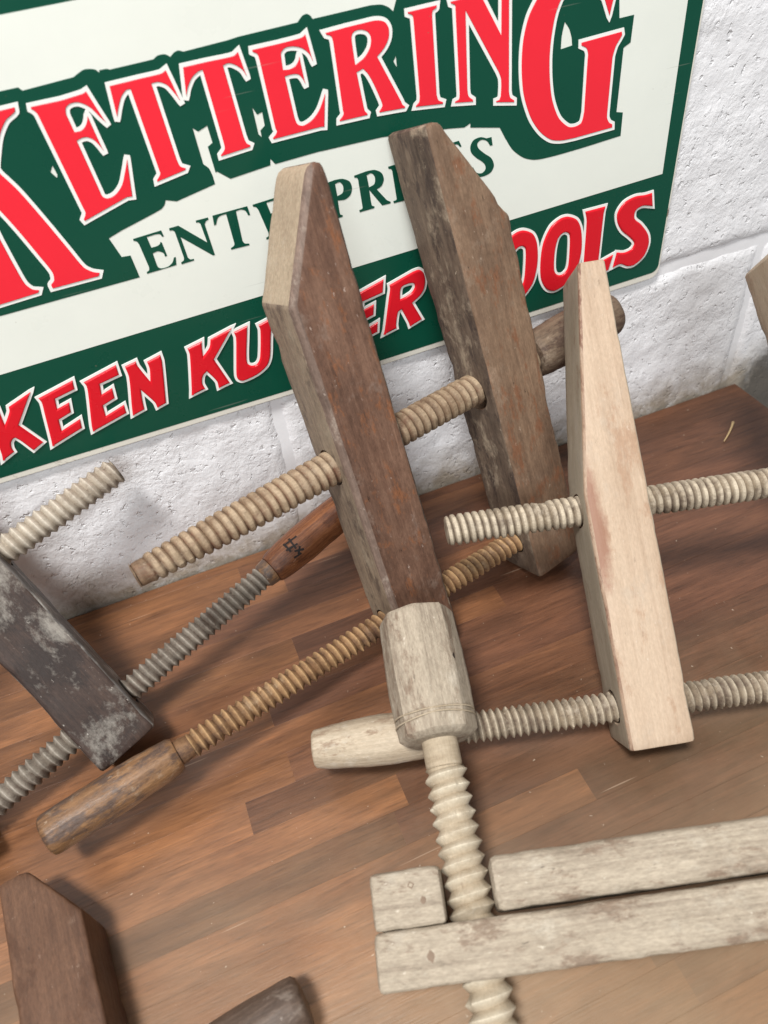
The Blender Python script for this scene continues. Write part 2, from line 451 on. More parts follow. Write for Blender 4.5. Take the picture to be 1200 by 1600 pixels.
# sign lettering: outline points in millimetres on the sign (x right, z up from the bench); ~ marks a curve point
BIG_LETTERS = [
    ('K', ['-31.7,335.9 -32.3,334.1~ -37.7,331.4~ -43.3,325.6~ -48.5,317~ -50.8,312.5 -50.2,310.1 -45.5,300.4~ -39.1,281.9~ -34.2,266.5~ -30.7,255.8~ -27.3,252.2~ -24,250.6 -25,249 -50.2,249 -50.1,251.1~ -47.8,253~ -46.9,257.4~ -49.3,266.6~ -53.7,281.9~ -57.7,293.7~ -59.8,298.2 -63.8,300.7 -63.8,280.4 -63,262.8~ -62.2,255.1~ -60,251.3~ -57.1,250 -58,248.7 -104,246.8 -102.9,249.1~ -96.8,252.3~ -94.5,261.6~ -91.6,310.3 -93.1,317.3~ -97.5,319.7~ -96.3,322 -71.4,324.1 -72.3,322.4~ -74.3,320.9~ -75.3,316.5 -75.1,304.8 -72.4,304.9 -57.8,318.4~ -49.1,328.2~ -46.5,333~ -47.3,334.7 -46.9,335.6']),
    ('E', ['-24.8,334.6 -10.2,334.6 -0.3,335.4~ 1.7,336 3.5,329.3 5.8,321.3 3.8,324.4~ 0.8,329.3~ -3.3,332.2~ -6.8,332.5~ -9.7,331.2~ -10.7,328.7 -10,320.3 -6.9,320.3~ -4.5,321.5~ -2.6,323.7~ -1.5,325.9 -0.8,317.8 0.1,309.4 -0.9,312~ -2.6,315.1~ -5.1,316.9~ -7.8,317.1~ -10.4,316.4 -8.5,291.9 -8.1,288.6~ -6.1,287.1~ -1.6,288~ 3.1,291.7~ 7,298~ 9.8,303.1 6.3,285.1 3.5,285.4 -21,279 -21.3,279.8 -19.3,282.6~ -19.4,285.6 -22.8,327.2 -23.2,331.1~ -24.1,332.9~ -25,333.7']),
    ('T', ['12.9,336.1 26.8,336.4 38.1,336.6~ 40.8,337.6 42.2,331 43.7,323.3 42,327~ 39.5,331.2~ 36,333.3~ 32.4,333.4 33.9,297.6 34.7,293.9~ 37.2,292.3 36.6,291.5 20.9,289.2 21,290 23.5,292.5~ 23.6,295 22,333 19.8,332.9~ 16.6,330.5~ 13.7,326.2~ 11.7,322.5']),
    ('T', ['49.3,337.2 61.5,337.3 74.6,337.3~ 77.4,338.6 79.2,327.5 77.6,330.9~ 74.4,333.6~ 71.4,334.8~ 68.7,334.3 70.9,301 71.7,297.3~ 73.5,295.8 73,295 56.9,293.9 56.9,294.5 59.6,296.9~ 59.9,299.8 58.3,334.4 56.1,334.1~ 52.3,332.1~ 49.1,328.4~ 47.2,324.9']),
    ('E', ['84.7,338.2 97.9,338.3 110.4,338.8~ 112.8,339.9 114.6,327.5 113.1,331.3~ 109.9,334.3~ 105.8,335.8~ 101.4,336~ 98.9,334.3~ 98.5,331.8 98.3,326.7 102,326.4~ 105.2,327.4~ 107.1,329.3~ 107.9,331.1 108.7,318.3 107.7,320.9~ 105.9,323.2~ 102.6,323.9~ 98.7,323.7 100,303.5 101,300.4~ 103.9,299.1~ 109.4,300.9~ 114,304.7~ 117.2,309.5~ 118.5,311.8 115.5,296.1 113.3,296.4 86.4,296 86.2,296.6 89,299~ 88.6,301 87.3,333.2 86.8,335.8~ 84.6,337.4']),
    ('R', ['123.2,338.6 134.3,339.1 143.4,339.3~ 151,339.3~ 155.5,337.9~ 157.5,334.8~ 157,330.5~ 154.2,326.6~ 149.7,323.2 161.2,299.3 161.8,297.7~ 163.3,296.3 162.8,295.7 147.9,296.5 147.8,297.1 149.9,299.4~ 149.4,302.3 146,311.2~ 143.5,316.3~ 141.1,319.2 137.4,318.2 139.2,300.9 139.6,298.9~ 140.9,297.4 140.6,296.7 124.5,296.9 124.6,297.5 127.2,299.9~ 127.1,302 126.7,334 126,336.6~ 123.6,337.8', '137.1,321.7 136.8,334.1~ 138.1,336.3~ 141.5,336.8~ 145.6,335.3~ 147.2,332.3~ 146.2,328.1~ 142.6,324.3~']),
    ('I', ['168.7,339.9 185.1,340.2 184.8,339.1~ 182.7,338.2~ 182.2,336.3 182.6,298.4 183.6,295.5~ 186.3,294 186,293.1 169.6,294.9 169.9,295.5~ 171.9,297.1~ 172.4,299.8 171.6,335.6 171.1,338~ 168.7,339.3']),
    ('N', ['193,340.4 210.2,340.9 212.1,337.9 222.8,320.1 222.8,336.2 222.3,338.5~ 220,340~ 220,340.9 229.9,341.3 230.1,340.4~ 227.4,338.8~ 227.3,336.6 228,291.1 228.9,287.8~ 231.5,285.8 231.5,284.8 219.8,287.1 219.8,287.7 221.8,288.1~ 222.7,289.6 223,294.9~ 222.7,299~ 221.2,302.5 201.5,335.1 201.6,297.1 202.3,293.8~ 205,291.4 205,290.4 193.6,292.1 193.8,292.7 196.2,293.6~ 196.7,296.2 195.7,336.6 195.5,338.4~ 193.2,339.6']),
    ('G', ['244,332.7~ 239.3,325.4~ 236.4,314.7~ 235.9,301.5~ 237.6,287.7~ 242.8,274~ 249.6,264.6~ 257.3,258.5~ 264.8,256.3~ 274.9,255.7 301.5,256.1 301.3,258 298.9,259.5~ 297,262.6~ 296.7,265.7 296.5,296.2 298,301.3~ 300.3,304.5~ 301.6,306.5 301.1,308.1 274.4,307.3 274.5,305.8 278,303.8~ 279.4,300.5~ 279.4,298.1 279.9,269.5 278.5,263.8~ 274.3,262.4~ 269.3,263.4~ 262.2,269.9~ 257.1,280.7~ 254.8,291.8~ 253.9,302.8~ 254.3,312.7~ 256.2,323.6~ 259.1,330.2~ 262.8,334.5~ 268.4,336.8~ 275.9,335~ 282.4,330.2~ 287,326.8 291.6,317.5 293.1,324.7 293.6,331.2 293.2,338.2 291.3,337.2 288.2,337.9 281.9,341.5~ 271.3,344.7~ 257.1,342.7~ 248.8,337.7~']),
]
SMALL_LETTERS = [
    ('E', ['-0.8,263.6 15,264.3 15.4,260.9 14.4,260.9 13.7,262.5~ 11.2,263 6.5,262.8 7,256.5 10.3,256.6~ 12,257.3~ 12.7,258.4 13.3,257.7 13.8,250 12.6,249.8 12.3,252~ 9.7,253.7~ 6.7,253.3 6.8,246.8~ 7.2,244.8~ 8.8,243.8~ 12.6,243.9~ 15.5,245.5~ 17.1,248 18.1,248 17.1,243.5 0.1,243 0.2,244 1.7,244.6~ 2.3,246.3 1.3,260 0.6,261.8~ -0.9,262.6']),
    ('N', ['19.5,264.3 24.7,264.4 37.4,251.4 36.6,262.4 35.8,263.4~ 34.5,263.5 34.6,264.7 41.5,264.7 41.6,263.6 39.8,262.9~ 38.8,261.5 39.7,243.4 38.6,243.3 24,258.1 24.5,246 25.6,244.5~ 27.5,244.3 27.4,243.4 20,243.1 20.1,244.2 21.9,245~ 22.4,246.6 21.8,261.8 21,262.7~ 19.3,263']),
    ('T', ['44.2,265 64.4,265.3 64.9,260.3 63.7,260.2 62.7,263.2~ 60.2,264.4~ 57.5,264.1 57.1,247.1 58,245.3~ 60.5,244.5 60.4,243.6 49.5,243.8 49.6,244.7 51.7,245.6~ 52.2,246.8 51.8,264.1 48.5,263.9~ 46.6,262.9~ 44.9,259.8 43.7,259.6']),
    ('E', ['67.5,265.3 84.2,266.1 85,262.6 84,262.6 83,264.2~ 80.3,264.7 75.4,264.5 76.6,258 80.1,258.2~ 81.8,258.9~ 82.5,260.1 83.2,259.3 84.7,251.4 83.4,251.1 82.8,253.4~ 79.8,255.2~ 76.7,254.7 77.6,248~ 78.3,246~ 80.1,245~ 84.2,245.1~ 87,246.8~ 88.4,249.4 89.5,249.3 89,244.7 70.9,244.2 71,245.2 72.5,245.8~ 72.9,247.5 70.1,261.6 69.2,263.5~ 67.5,264.3']),
    ('R', ['90.2,266.2 97.9,267 102.5,266.6~ 106.2,264.1~ 107,260.4~ 105,256.9~ 101.9,255.7 106.8,247.9 108.9,246.5 108.5,245.6 103.5,245.7 97.4,256.3 97.3,247.4~ 98.7,246.3 98.4,245.5 89.4,245.3 89.4,246.5 91.4,246.9~ 91.7,248.4 92.1,263.3 91.6,264.7~ 90.1,265.2', '97.5,264.8 100.4,265.2~ 101.9,262.5~ 101.1,259~ 97.6,257.8']),
    ('P', ['109.3,266.4 117.1,267.2 121.8,266.7~ 125.7,264.2~ 126.6,260.5~ 125.1,256.8~ 121.5,255~ 117,255.5 117.2,247.4~ 118.7,246.3 118.3,245.5 109.2,245.3 109.1,246.5 111.1,246.9~ 111.4,248.4 111.3,263.5 110.8,264.8~ 109.3,265.4', '116.8,265 119.7,265.3~ 121.4,262.6~ 120.6,259.1~ 117.1,257.9']),
    ('R', ['128.8,266.8 136.7,267.5 141.5,267.1~ 145.5,264.6~ 146.6,260.8~ 144.7,257.2~ 141.6,256 147.2,248.2 149.5,246.7 149.1,245.8 143.9,245.9 136.9,256.7 137.4,247.6~ 139,246.5 138.7,245.6 129.4,245.4 129.3,246.7 131.3,247.1~ 131.5,248.6 130.9,263.8 130.4,265.2~ 128.8,265.7', '136.4,265.3 139.4,265.7~ 141.2,263~ 140.5,259.4~ 137,258.2']),
    ('I', ['150,266.9 159.2,267.3 159.3,266.3 157.6,265.6~ 157.7,263.8 159.2,248.1 159.9,246.9~ 161.3,246.5 161.3,245.4 151.4,245.3 151.2,246.6 153.3,247~ 153.4,248.6 152.3,263.9 151.7,265.2~ 150.1,265.8']),
    ('S', ['177,268.7 177.4,264.1 175.8,264.1 173.8,267.2~ 170.5,268.6~ 167.9,267.3~ 168.3,264.4~ 172,260.5~ 176.1,257~ 177.6,252.4~ 175.4,248.9~ 171.1,247.7~ 166.8,247.8 163.6,247.8 162.8,253.8 164.3,253.7 166.2,250.7~ 169.5,249.7~ 172,251.6~ 171.2,255~ 166.7,259.2~ 163.6,263~ 163.4,266.6~ 165.6,269.5~ 170.1,270.3~ 173.9,268.7']),
    ('E', ['177.5,270.4 195.6,271.2 197.2,267.7 196.1,267.6 194.7,269.3~ 191.6,269.8 186.3,269.6 188.9,262.9 192.7,263.1~ 194.5,263.8~ 194.9,265 195.9,264.2 199.1,256 197.7,255.8 196.6,258.1~ 193,260~ 189.6,259.5 192,252.6~ 193.1,250.5~ 195.3,249.4~ 199.8,249.5~ 202.5,251.3~ 203.6,254 204.7,253.9 205.1,249.1 185.4,248.6 185.3,249.6 186.8,250.2~ 186.9,252 181.1,266.6 179.7,268.6~ 177.7,269.4']),
    ('S', ['217,268.6 217.7,263.9 216,263.9 213.8,267.1~ 210.2,268.5~ 207.6,267.1~ 208.3,264.2~ 212.4,260.2~ 216.8,256.6~ 218.6,251.9~ 216.6,248.4~ 212.2,247.1~ 207.8,247.3 204.4,247.3 203.2,253.4 204.8,253.3 207,250.2~ 210.5,249.2~ 212.9,251.1~ 211.9,254.6~ 206.9,258.9~ 203.4,262.8~ 203,266.4~ 205.1,269.4~ 209.7,270.1~ 213.8,268.6']),
]
BAND_LETTERS = [
    ('K', ['-115.4,185.8 -107.1,187.7 -107.4,185.5~ -108.5,177 -102.6,184.3~ -101.4,187.7 -86.3,193.1 -101.6,174.2 -93.9,157.7 -101.4,154 -106.9,166.3~ -110.3,164.4~ -111.8,160.2~ -111.8,157.2 -120.5,153.3 -119,158.3~ -116,178.2~ -115.4,183.1~']),
    ('E', ['-84.2,187.6 -61.9,192.7 -63,186.7 -75.6,184.2 -77.3,177.2 -69.3,179.2 -70.9,172.3 -79.3,169.8 -81,161.6 -67.9,166 -69.2,159.4 -90.4,152.8 -89.3,157.1~ -85.2,176.6~ -83.7,184.1~']),
    ('E', ['-56.7,189.4 -35.3,194.4 -35.8,187.5 -48.3,185.3 -50,177.9 -42.7,180.3 -43.7,173 -51.9,170.4 -53.1,162.6 -40.2,166.6 -40.8,160.4 -64.4,154.4 -63.5,158.9~ -57.5,179.8~ -56.1,186.2~']),
    ('N', ['-30.9,191.7 -23.7,193 -23.6,189.5~ -20.1,176.9 -17.7,185.5~ -17.7,190.6 -8.8,192.7 -9,188~ -15.7,158.9 -22,157.3 -22.3,161.7~ -27.3,173 -28.9,164.7~ -29.7,159.1 -38,157 -36.3,164~ -31.1,183.7~']),
    ('K', ['7.9,191.6 17.7,193.6 16.8,190.1~ 15.6,183.3 20.9,188~ 23,193.2 37.4,196.5 21.4,179.1 26.7,159.4 18.8,157.9 18.9,163.2~ 14.8,172.4 11.6,169.8~ 9.9,165~ 10.5,160.5 0.8,158.6 2.2,163.2~ 8,186.9~']),
    ('U', ['37.9,193.4 47.3,195.2 45.1,187~ 42,175.5~ 41.2,169.3~ 43.5,166.8~ 47.2,167.2~ 49.9,171.2~ 54.3,189.4~ 53.9,193.4 63.3,195.5 59.7,182.3~ 56.3,169~ 52.7,163.3~ 45.4,159.4~ 35.5,157.8~ 32.5,159.7~ 32.1,163.4~ 34.8,174.7~ 38.3,189.2~']),
    ('T', ['66.1,189.4 92.1,194.9 92.1,185.3 83,183.5 82,168.6~ 82.7,155.4 71.7,152.6 72.7,166.8~ 73.5,181.4 65.8,179.7']),
    ('T', ['89.6,195.3 115.6,200.9 115.9,191.3 106.8,189.5 106.3,174.7~ 107.5,161.7 96.5,158.8 97,172.9~ 97.3,187.4 89.5,185.7']),
    ('E', ['114.3,193.2 139.4,199.6 137.9,190.8 123.3,188.5 122.2,182.3 130.9,184.4 129.7,177.1 121,175 119.4,167.1 132.1,171 130.9,163.9 107.2,158.2 108.4,163.2~ 114.8,183.5~']),
    ('R', ['142.9,194.5 160,199 164.4,199~ 167.4,195.7~ 168,190.1~ 166.6,184.6~ 163.5,180.9~ 157.6,177.3 163.7,163.2 154.4,160.4 153.7,163.6~ 149.5,174.9 147,173.6~ 144.8,164.8~ 144.9,162.1 134.8,160 136.2,163.8~ 141.5,185.5~ 143,191.5~', '149.3,182.4 150.9,190.3~ 156.4,191.6~ 159.8,190.5~ 160.1,187.7~ 157.8,184.9~ 153.1,183']),
    ('T', ['185.4,200.4 217.2,205.4 219.1,194.3 207.1,191.7 206.4,175.6~ 204.5,153.2 189.5,151.3 192.8,172.5~ 195.2,189.1 185.7,187.3']),
    ('O', ['240.6,205.3~ 247.6,201.1~ 251.1,193.4~ 252.1,179.1~ 249.1,165.4~ 241.7,156.9~ 231.8,153.4~ 225.1,156.5~ 220.7,165.3~ 220.2,178~ 222.2,191.4~ 227.8,201.6~ 235,205.4~', '239.4,194.6~ 242.1,191.9~ 242.5,179.8~ 241.3,167.7~ 237.1,164.2~ 232.6,166~ 230.9,170.7~ 231.2,182.9~ 233.2,191.4~ 236.3,194.4~']),
    ('O', ['273.9,206.1~ 281.3,201.9~ 285.2,194.1~ 286.9,179.7~ 284.5,165.8~ 277.3,157.2~ 267.4,153.6~ 260.4,156.8~ 255.5,165.7~ 254.3,178.5~ 255.7,192.1~ 261,202.4~ 268.1,206.2~', '273.2,195.3~ 276.1,192.6~ 277.1,180.3~ 276.5,168.1~ 272.3,164.6~ 267.7,166.4~ 265.7,171.2~ 265.4,183.5~ 267,192.1~ 270,195.2~']),
    ('L', ['287.1,206.1 302.9,205.8 302.1,201.4~ 301.9,165.2 313.9,168.2 311.3,157.2 289.7,151.2 289.7,159~ 289.5,172.8~ 288.9,199~']),
    ('S', ['339.9,205.9 342.2,195.9 333.3,198.3~ 328.1,196.3~ 328.4,190.8~ 334.4,185.3~ 341.6,176.3~ 343.7,168.5~ 340.9,159.7~ 333.4,154.8~ 327.4,155.4~ 321,158.8~ 314.7,158 316.7,169.1 323.3,167.2~ 329,168.3~ 330.7,172~ 326.5,177.2~ 318.6,184.4~ 314.2,191.5~ 313.2,198.6~ 317.9,204.6~ 326.4,206.7~ 334.3,205.8~']),
]
BACKING = ['-106.7,338.6 -34.9,343.2 -26.8,343.2 -25.5,341.6 -1.5,342.6 1.1,343.7~ 4.4,344.7~ 8.9,343.8~ 10.4,342.2 10.6,343.1 13.8,343.1~ 15.6,342.5 36.7,342.9 38.8,344~ 42.2,344~ 43.8,343.2~ 44.7,342.4 46.9,343.8~ 49.1,344.3~ 51.5,343.4 73.9,344.2 79.3,344.7 109.9,345.4 112.9,347.7~ 115.1,348.1~ 116.8,347.2~ 117.9,345.5 148.9,346.1 154.8,345.4~ 158.5,343.7~ 160.9,341.5 163.2,346.5 174.7,352.2 199.8,352.3 205.2,349.6 242.5,350.4 247.8,358.6 266.7,359.9 289.4,348.4 296.8,340.3 297.6,323.9 298.9,315 308.7,315.1 308.4,301.3 303.9,299.4 303.8,264.4 308.6,263.2 308.9,249.4 280.7,248.2 259.6,247.9~ 247.1,248.7~ 238.7,252~ 230.4,259.3~ 222.4,273.1~ 226.7,264.9~ 222.4,272.7 203.2,276.8 203.3,279.2 199.3,277.7 189.4,279.2 148.2,283.5 111.2,284.1 123.6,284.6 84.8,283.4 82.7,286.6 82,283.5 82.1,283.4 58.9,281.6 54.4,285.5~ 52.7,286.9 51.9,286.5 51.3,299.8 54.2,301.1 53.7,309.6 48.5,307.9 46.2,310 46.7,292.1 49,289.4~ 49.9,285.6 50.1,280.9 27.6,277.1 22.2,279.1 20.8,276.8~ 18.1,275~ -4.9,269.5 -12.7,267.2 -9.8,255.7 -5.1,255.3 -4.4,242.2 -81.6,241.6 -164.2,240.2', '-25.8,308.1 -27.8,305.4 -25.9,302.1 -25.2,303.5', '78.8,312.9 80.5,309.3 83.4,310 83.3,303.3 80.5,301.5 80.5,298.3 79.1,300', '160.4,321.5 158.7,319.4 160.4,316.1', '262.8,319.4 265.8,315.8~ 267.9,310.8~ 268.6,306.9 261.2,306.3 261.4,313.1~']


# ------------------------------------------------------------------ the painted block wall
def grid_block(x0, x1, z0, z1, seed):
    nx, ny = max(6, int((x1 - x0) / 0.004)), max(6, int((z1 - z0) / 0.004))
    vs, fs = [], []
    for j in range(ny + 1):
        for i in range(nx + 1):
            x = x0 + (x1 - x0) * i / nx
            z = z0 + (z1 - z0) * j / ny
            e = min(x - x0, x1 - x, z - z0, z1 - z)
            edge = max(0.0, 1 - e / 0.006) ** 2 * 0.0026
            p = (x, z, seed)
            y = -0.0004 - 0.0009 * nz(p, 60, seed) - 0.0006 * nz(p, 150, seed + 3) - 0.0005 * nz(p, 18, seed) + edge
            wob = 0.0012 * nz(p, 40, seed + 9)
            if e < 1e-6:
                x += wob
                z += wob
            vs.append((x, max(-0.0028, y), z))
    w = nx + 1
    for j in range(ny):
        for i in range(nx):
            a = j * w + i
            fs.append((a, a + 1, a + w + 1, a + w))
    me = bpy.data.meshes.new("block")
    me.from_pydata(vs, [], fs)
    shade(me)
    return me


bm = bmesh.new()
vv = [bm.verts.new(p) for p in ((-0.9, 0.0016, -0.5), (1.1, 0.0016, -0.5), (1.1, 0.0016, 0.75), (-0.9, 0.0016, 0.75),
                                (-0.9, 0.19, -0.5), (1.1, 0.19, -0.5), (1.1, 0.19, 0.75), (-0.9, 0.19, 0.75))]
for f in ((0, 1, 2, 3), (5, 4, 7, 6), (4, 0, 3, 7), (1, 5, 6, 2), (3, 2, 6, 7), (4, 5, 1, 0)):
    bm.faces.new([vv[i] for i in f])
me = bpy.data.meshes.new("block_wall")
bm.to_mesh(me)
bm.free()
block_wall = link("block_wall", me, M['mortar'])
tag(block_wall, "white painted concrete block wall behind the bench", kind="structure")
BL, BH, JT = 0.4064, 0.2032, 0.0075
for row in range(-1, 3):
    zb = 0.1395 + (row - 1) * BH
    off = 0.0525 + (0.5 * BL if row % 2 == 0 else 0.0)
    # row 0 is the course that shows above the bench: joints at x 0.0525 and 0.459
    off = 0.0525 if row % 2 == 0 else 0.0525 + 0.5 * BL
    for c in range(-2, 2):
        xa = off + c * BL
        link("block", grid_block(xa + JT * 0.33, xa + BL - JT * 0.33, zb + JT / 2, zb + BH - JT / 2, row * 7.3 + c * 2.1), M['block'], block_wall)

# ------------------------------------------------------------------ the bench top, stave by stave
table = bpy.data.objects.new("bench_top", None)
COL.objects.link(table)
table.location = (-0.05, -0.35, 0.0)
tag(table, "butcher block bench top of mixed brown staves against the white wall", "table")


def stave_mesh(L, wd, th=0.038, ch=0.00009):
    y0, y1 = 0.00001, wd - 0.00001
    prof = [(y0, -th), (y1, -th), (y1, -ch), (y1 - ch, 0), (y0 + ch, 0), (y0, -ch)]
    g = 0.00001
    vs = [(g, y, z) for y, z in prof] + [(L - g, y, z) for y, z in prof]
    n = len(prof)
    fs = [tuple(range(n))[::-1], tuple(range(n, 2 * n))] + [(i, (i + 1) % n, n + (i + 1) % n, n + i) for i in range(n)]
    me = bpy.data.meshes.new("stave")
    me.from_pydata(vs, [], [tuple(reversed(f)) for f in fs])
    bmx = bmesh.new()
    bmx.from_mesh(me)
    bmesh.ops.recalc_face_normals(bmx, faces=bmx.faces)
    bmx.to_mesh(me)
    bmx.free()
    return me


WARM, COOL = srgb(126, 86, 57), srgb(98, 65, 48)      # towards the left / the right end of the bench
ROWS = {  # row -> list of (x end, tone), from the left
    -1: [(0.10, 'o'), (0.467, 'r')], 0: [(0.22, 'o'), (0.467, 'd')], 1: [(0.02, 'm'), (0.467, 'm')],
    2: [(-0.06, 'd'), (0.467, 'r')], 3: [(0.20, 'o'), (0.467, 'm')], 4: [(0.01, 'd'), (0.467, 'r')],
    5: [(0.16, 'o'), (0.467, 'm')], 6: [(-0.02, 'o'), (0.467, 'm')], 7: [(0.11, 'r'), (0.467, 'o')],
    8: [(0.22, 'm'), (0.467, 'o')], 9: [(-0.05, 't'), (0.215, 'd'), (0.467, 'd')], 10: [(0.04, 't'), (0.467, 'r')],
    11: [(-0.20, 'o'), (0.03, 'g'), (0.467, 'm')], 12: [(0.14, 't'), (0.467, 'd')], 13: [(0.05, 't'), (0.467, 'm')],
    14: [(0.06, 't'), (0.467, 'm')], 15: [(0.10, 'm'), (0.467, 'o')], 16: [(0.12, 'm'), (0.467, 'd')],
}
for k in range(-1, 30):
    ya = -0.0118 - 0.0208 * (k + 1)
    yb = -0.0030 if k == -1 else ya + 0.0208
    if k == -1:
        ya = -0.0118
    segs = ROWS.get(k) or [(random.uniform(-0.25, 0.0), random.choice('omrdt')), (random.uniform(0.1, 0.3), random.choice('omrdt')), (0.467, random.choice('omrd'))]
    x = -0.62
    if segs[0][0] > -0.2:
        segs = [(segs[0][0] - random.uniform(0.2, 0.34), random.choice('omr'))] + segs
    for xe, tone in segs:
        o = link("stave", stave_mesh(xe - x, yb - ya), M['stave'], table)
        o.location = (x + 0.05, ya + 0.35, random.uniform(-0.00005, 0.00005))
        xm = min(1.0, max(0.0, (0.5 * (x + xe) + 0.15) / 0.40))
        base = [WARM[i] + (COOL[i] - WARM[i]) * xm for i in range(3)]
        kk = {'o': 1.06, 't': 1.14, 'm': 1.0, 'r': 0.94, 'd': 0.76, 'g': 0.60}[tone] * random.uniform(0.95, 1.05)
        o.color = (base[0] * kk, base[1] * kk * (1.06 if tone == 'g' else 1.0), base[2] * kk * (1.16 if tone == 'g' else 1.0), 1)
        x = xe


# ------------------------------------------------------------------ the embossed tin sign
def parse(s):
    pts = []
    for w in s.split():
        sm = w.endswith('~')
        a, b = w.rstrip('~').split(',')
        pts.append((float(a) / 1000, float(b) / 1000, sm))
    return pts


def smooth_outline(pts, sub=5):
    n = len(pts)
    P = [Vector((a, b)) for a, b, _ in pts]
    S = [c for _, _, c in pts]
    out = []
    for i in range(n):
        j = (i + 1) % n
        out.append(P[i].copy())
        if S[i] or S[j]:
            p0 = P[i - 1] if S[i] else P[i] * 2 - P[j]
            p3 = P[(j + 1) % n] if S[j] else P[j] * 2 - P[i]
            # tension by chord length keeps tight serifs from looping
            for k in range(1, sub):
                t = k / sub
                a = -t + 2 * t * t - t ** 3
                b = 2 - 5 * t * t + 3 * t ** 3
                c = t + 4 * t * t - 3 * t ** 3
                d = -t * t + t ** 3
                L = (P[j] - P[i]).length
                m0 = (P[j] - p0)
                m1 = (p3 - P[i])
                m0 = m0 * min(1.0, 1.4 * L / max(1e-9, m0.length)) if m0.length > 0 else m0
                m1 = m1 * min(1.0, 1.4 * L / max(1e-9, m1.length)) if m1.length > 0 else m1
                h00 = 2 * t ** 3 - 3 * t * t + 1
                h10 = t ** 3 - 2 * t * t + t
                h01 = -2 * t ** 3 + 3 * t * t
                h11 = t ** 3 - t * t
                out.append(P[i] * h00 + m0 * 0.62 * h10 + P[j] * h01 + m1 * 0.62 * h11)
    res = []
    for p in out:
        if not res or (p - res[-1]).length > 2e-5:
            res.append(p)
    return res


def area2(P):
    return 0.5 * sum(P[i].x * P[(i + 1) % len(P)].y - P[(i + 1) % len(P)].x * P[i].y for i in range(len(P)))


def stroke_mesh(name, loops, d, top, bottom, inset=0.0004, limit=1.9):
    """a band of width d around the outlines, mitred, as one clean slab"""
    vs, fcs = [], []

    def face(pts):
        b = len(vs)
        vs.extend(Vector((p.x, p.y)) for p in pts)
        fcs.append(list(range(b, b + len(pts))))
    for P in loops:
        n = len(P)
        for i in range(n):
            a, b = P[i], P[(i + 1) % n]
            u = (b - a)
            if u.length < 1e-6: continue
            u.normalize()
            nn = Vector((u.y, -u.x))
            face([a - nn * inset, a + nn * d, b + nn * d, b - nn * inset][::-1])
            c = P[(i + 2) % n]
            v = (c - b)
            if v.length < 1e-6: continue
            v.normalize()
            n2 = Vector((v.y, -v.x))
            if u.x * v.y - u.y * v.x > 1e-4:            # convex corner: fill the mitre
                m = nn + n2
                if m.length > 0.5:
                    m.normalize()
                    k = min(limit, 1 / max(0.2, m.dot(nn)))
                    face([b, b + nn * d, b + m * d * k, b + n2 * d][::-1])
                else:
                    face([b, b + nn * d, b + nn * d * 0.9 + u * d, b + n2 * d * 0.9 - v * d, b + n2 * d][::-1])
    from mathutils.geometry import delaunay_2d_cdt
    co, _, fs, _, _, of = delaunay_2d_cdt(vs, [], fcs, 0, 1e-7)
    import numpy as np
    cen = np.array([[sum(co[i].x for i in f) / len(f), sum(co[i].y for i in f) / len(f)] for f in fs])
    inside = np.zeros(len(fs), bool)
    for fc in fcs:
        q = np.array([[vs[i].x, vs[i].y] for i in fc])
        nq = np.roll(q, -1, axis=0)
        cr = (nq[:, 0] - q[:, 0])[None] * (cen[:, 1:2] - q[None, :, 1]) - (nq[:, 1] - q[:, 1])[None] * (cen[:, 0:1] - q[None, :, 0])
        inside |= (cr >= -1e-13).all(1) | (cr <= 1e-13).all(1)
    keep = [f for f, k in zip(fs, inside) if k]
    bmx = bmesh.new()
    bv = [bmx.verts.new((p.x, p.y, top)) for p in co]
    for f in keep:
        bmx.faces.new([bv[i] for i in f])
    bmesh.ops.delete(bmx, geom=[v for v in bmx.verts if not v.link_faces], context='VERTS')
    bmesh.ops.recalc_face_normals(bmx, faces=bmx.faces)
    if sum(f.normal.z for f in bmx.faces) < 0:
        bmesh.ops.reverse_faces(bmx, faces=bmx.faces)
    edges = [e for e in bmx.edges if e.is_boundary]
    r = bmesh.ops.extrude_edge_only(bmx, edges=edges)
    for v in r['geom']:
        if isinstance(v, bmesh.types.BMVert): v.co.z = bottom
    me = bpy.data.meshes.new(name)
    bmx.to_mesh(me)
    bmx.free()
    return me


def fill_mesh(name, loops, thick, round_=0.0, res=3):
    cu = bpy.data.curves.new("tmp", 'CURVE')
    cu.dimensions = '2D'
    cu.fill_mode = 'BOTH'
    cu.extrude = max(0.0, thick / 2 - round_)
    cu.bevel_depth = round_
    cu.bevel_resolution = res
    cu.offset = -round_
    for L in loops:
        sp = cu.splines.new('POLY')
        sp.points.add(len(L) - 1)
        for q, p in zip(sp.points, L):
            q.co = (p.x, p.y, 0, 1)
        sp.use_cyclic_u = True
    ob = bpy.data.objects.new("tmp", cu)
    COL.objects.link(ob)
    dg = bpy.context.evaluated_depsgraph_get()
    me = bpy.data.meshes.new_from_object(ob.evaluated_get(dg))
    me.name = name
    bpy.data.objects.remove(ob)
    bpy.data.curves.remove(cu)
    shade(me, True)
    me.set_sharp_from_angle(angle=math.radians(38))
    return me


def loops_of(strs):
    out = []
    for i, s in enumerate(strs):
        P = smooth_outline(parse(s))
        if (area2(P) > 0) != (i == 0):
            P.reverse()
        out.append(P)
    return out


def poly(*pts):
    P = [Vector((a / 1000, b / 1000)) for a, b in pts]
    if area2(P) < 0:
        P.reverse()
    return P


sign = bpy.data.objects.new("tin_sign", None)
COL.objects.link(sign)
sign.location = (0, -0.004, 0)
sign.rotation_euler = (math.pi / 2, 0, 0)
tag(sign, "green, cream and red embossed tin sign reading KETTERING ENTERPRISES on the block wall", "sign")


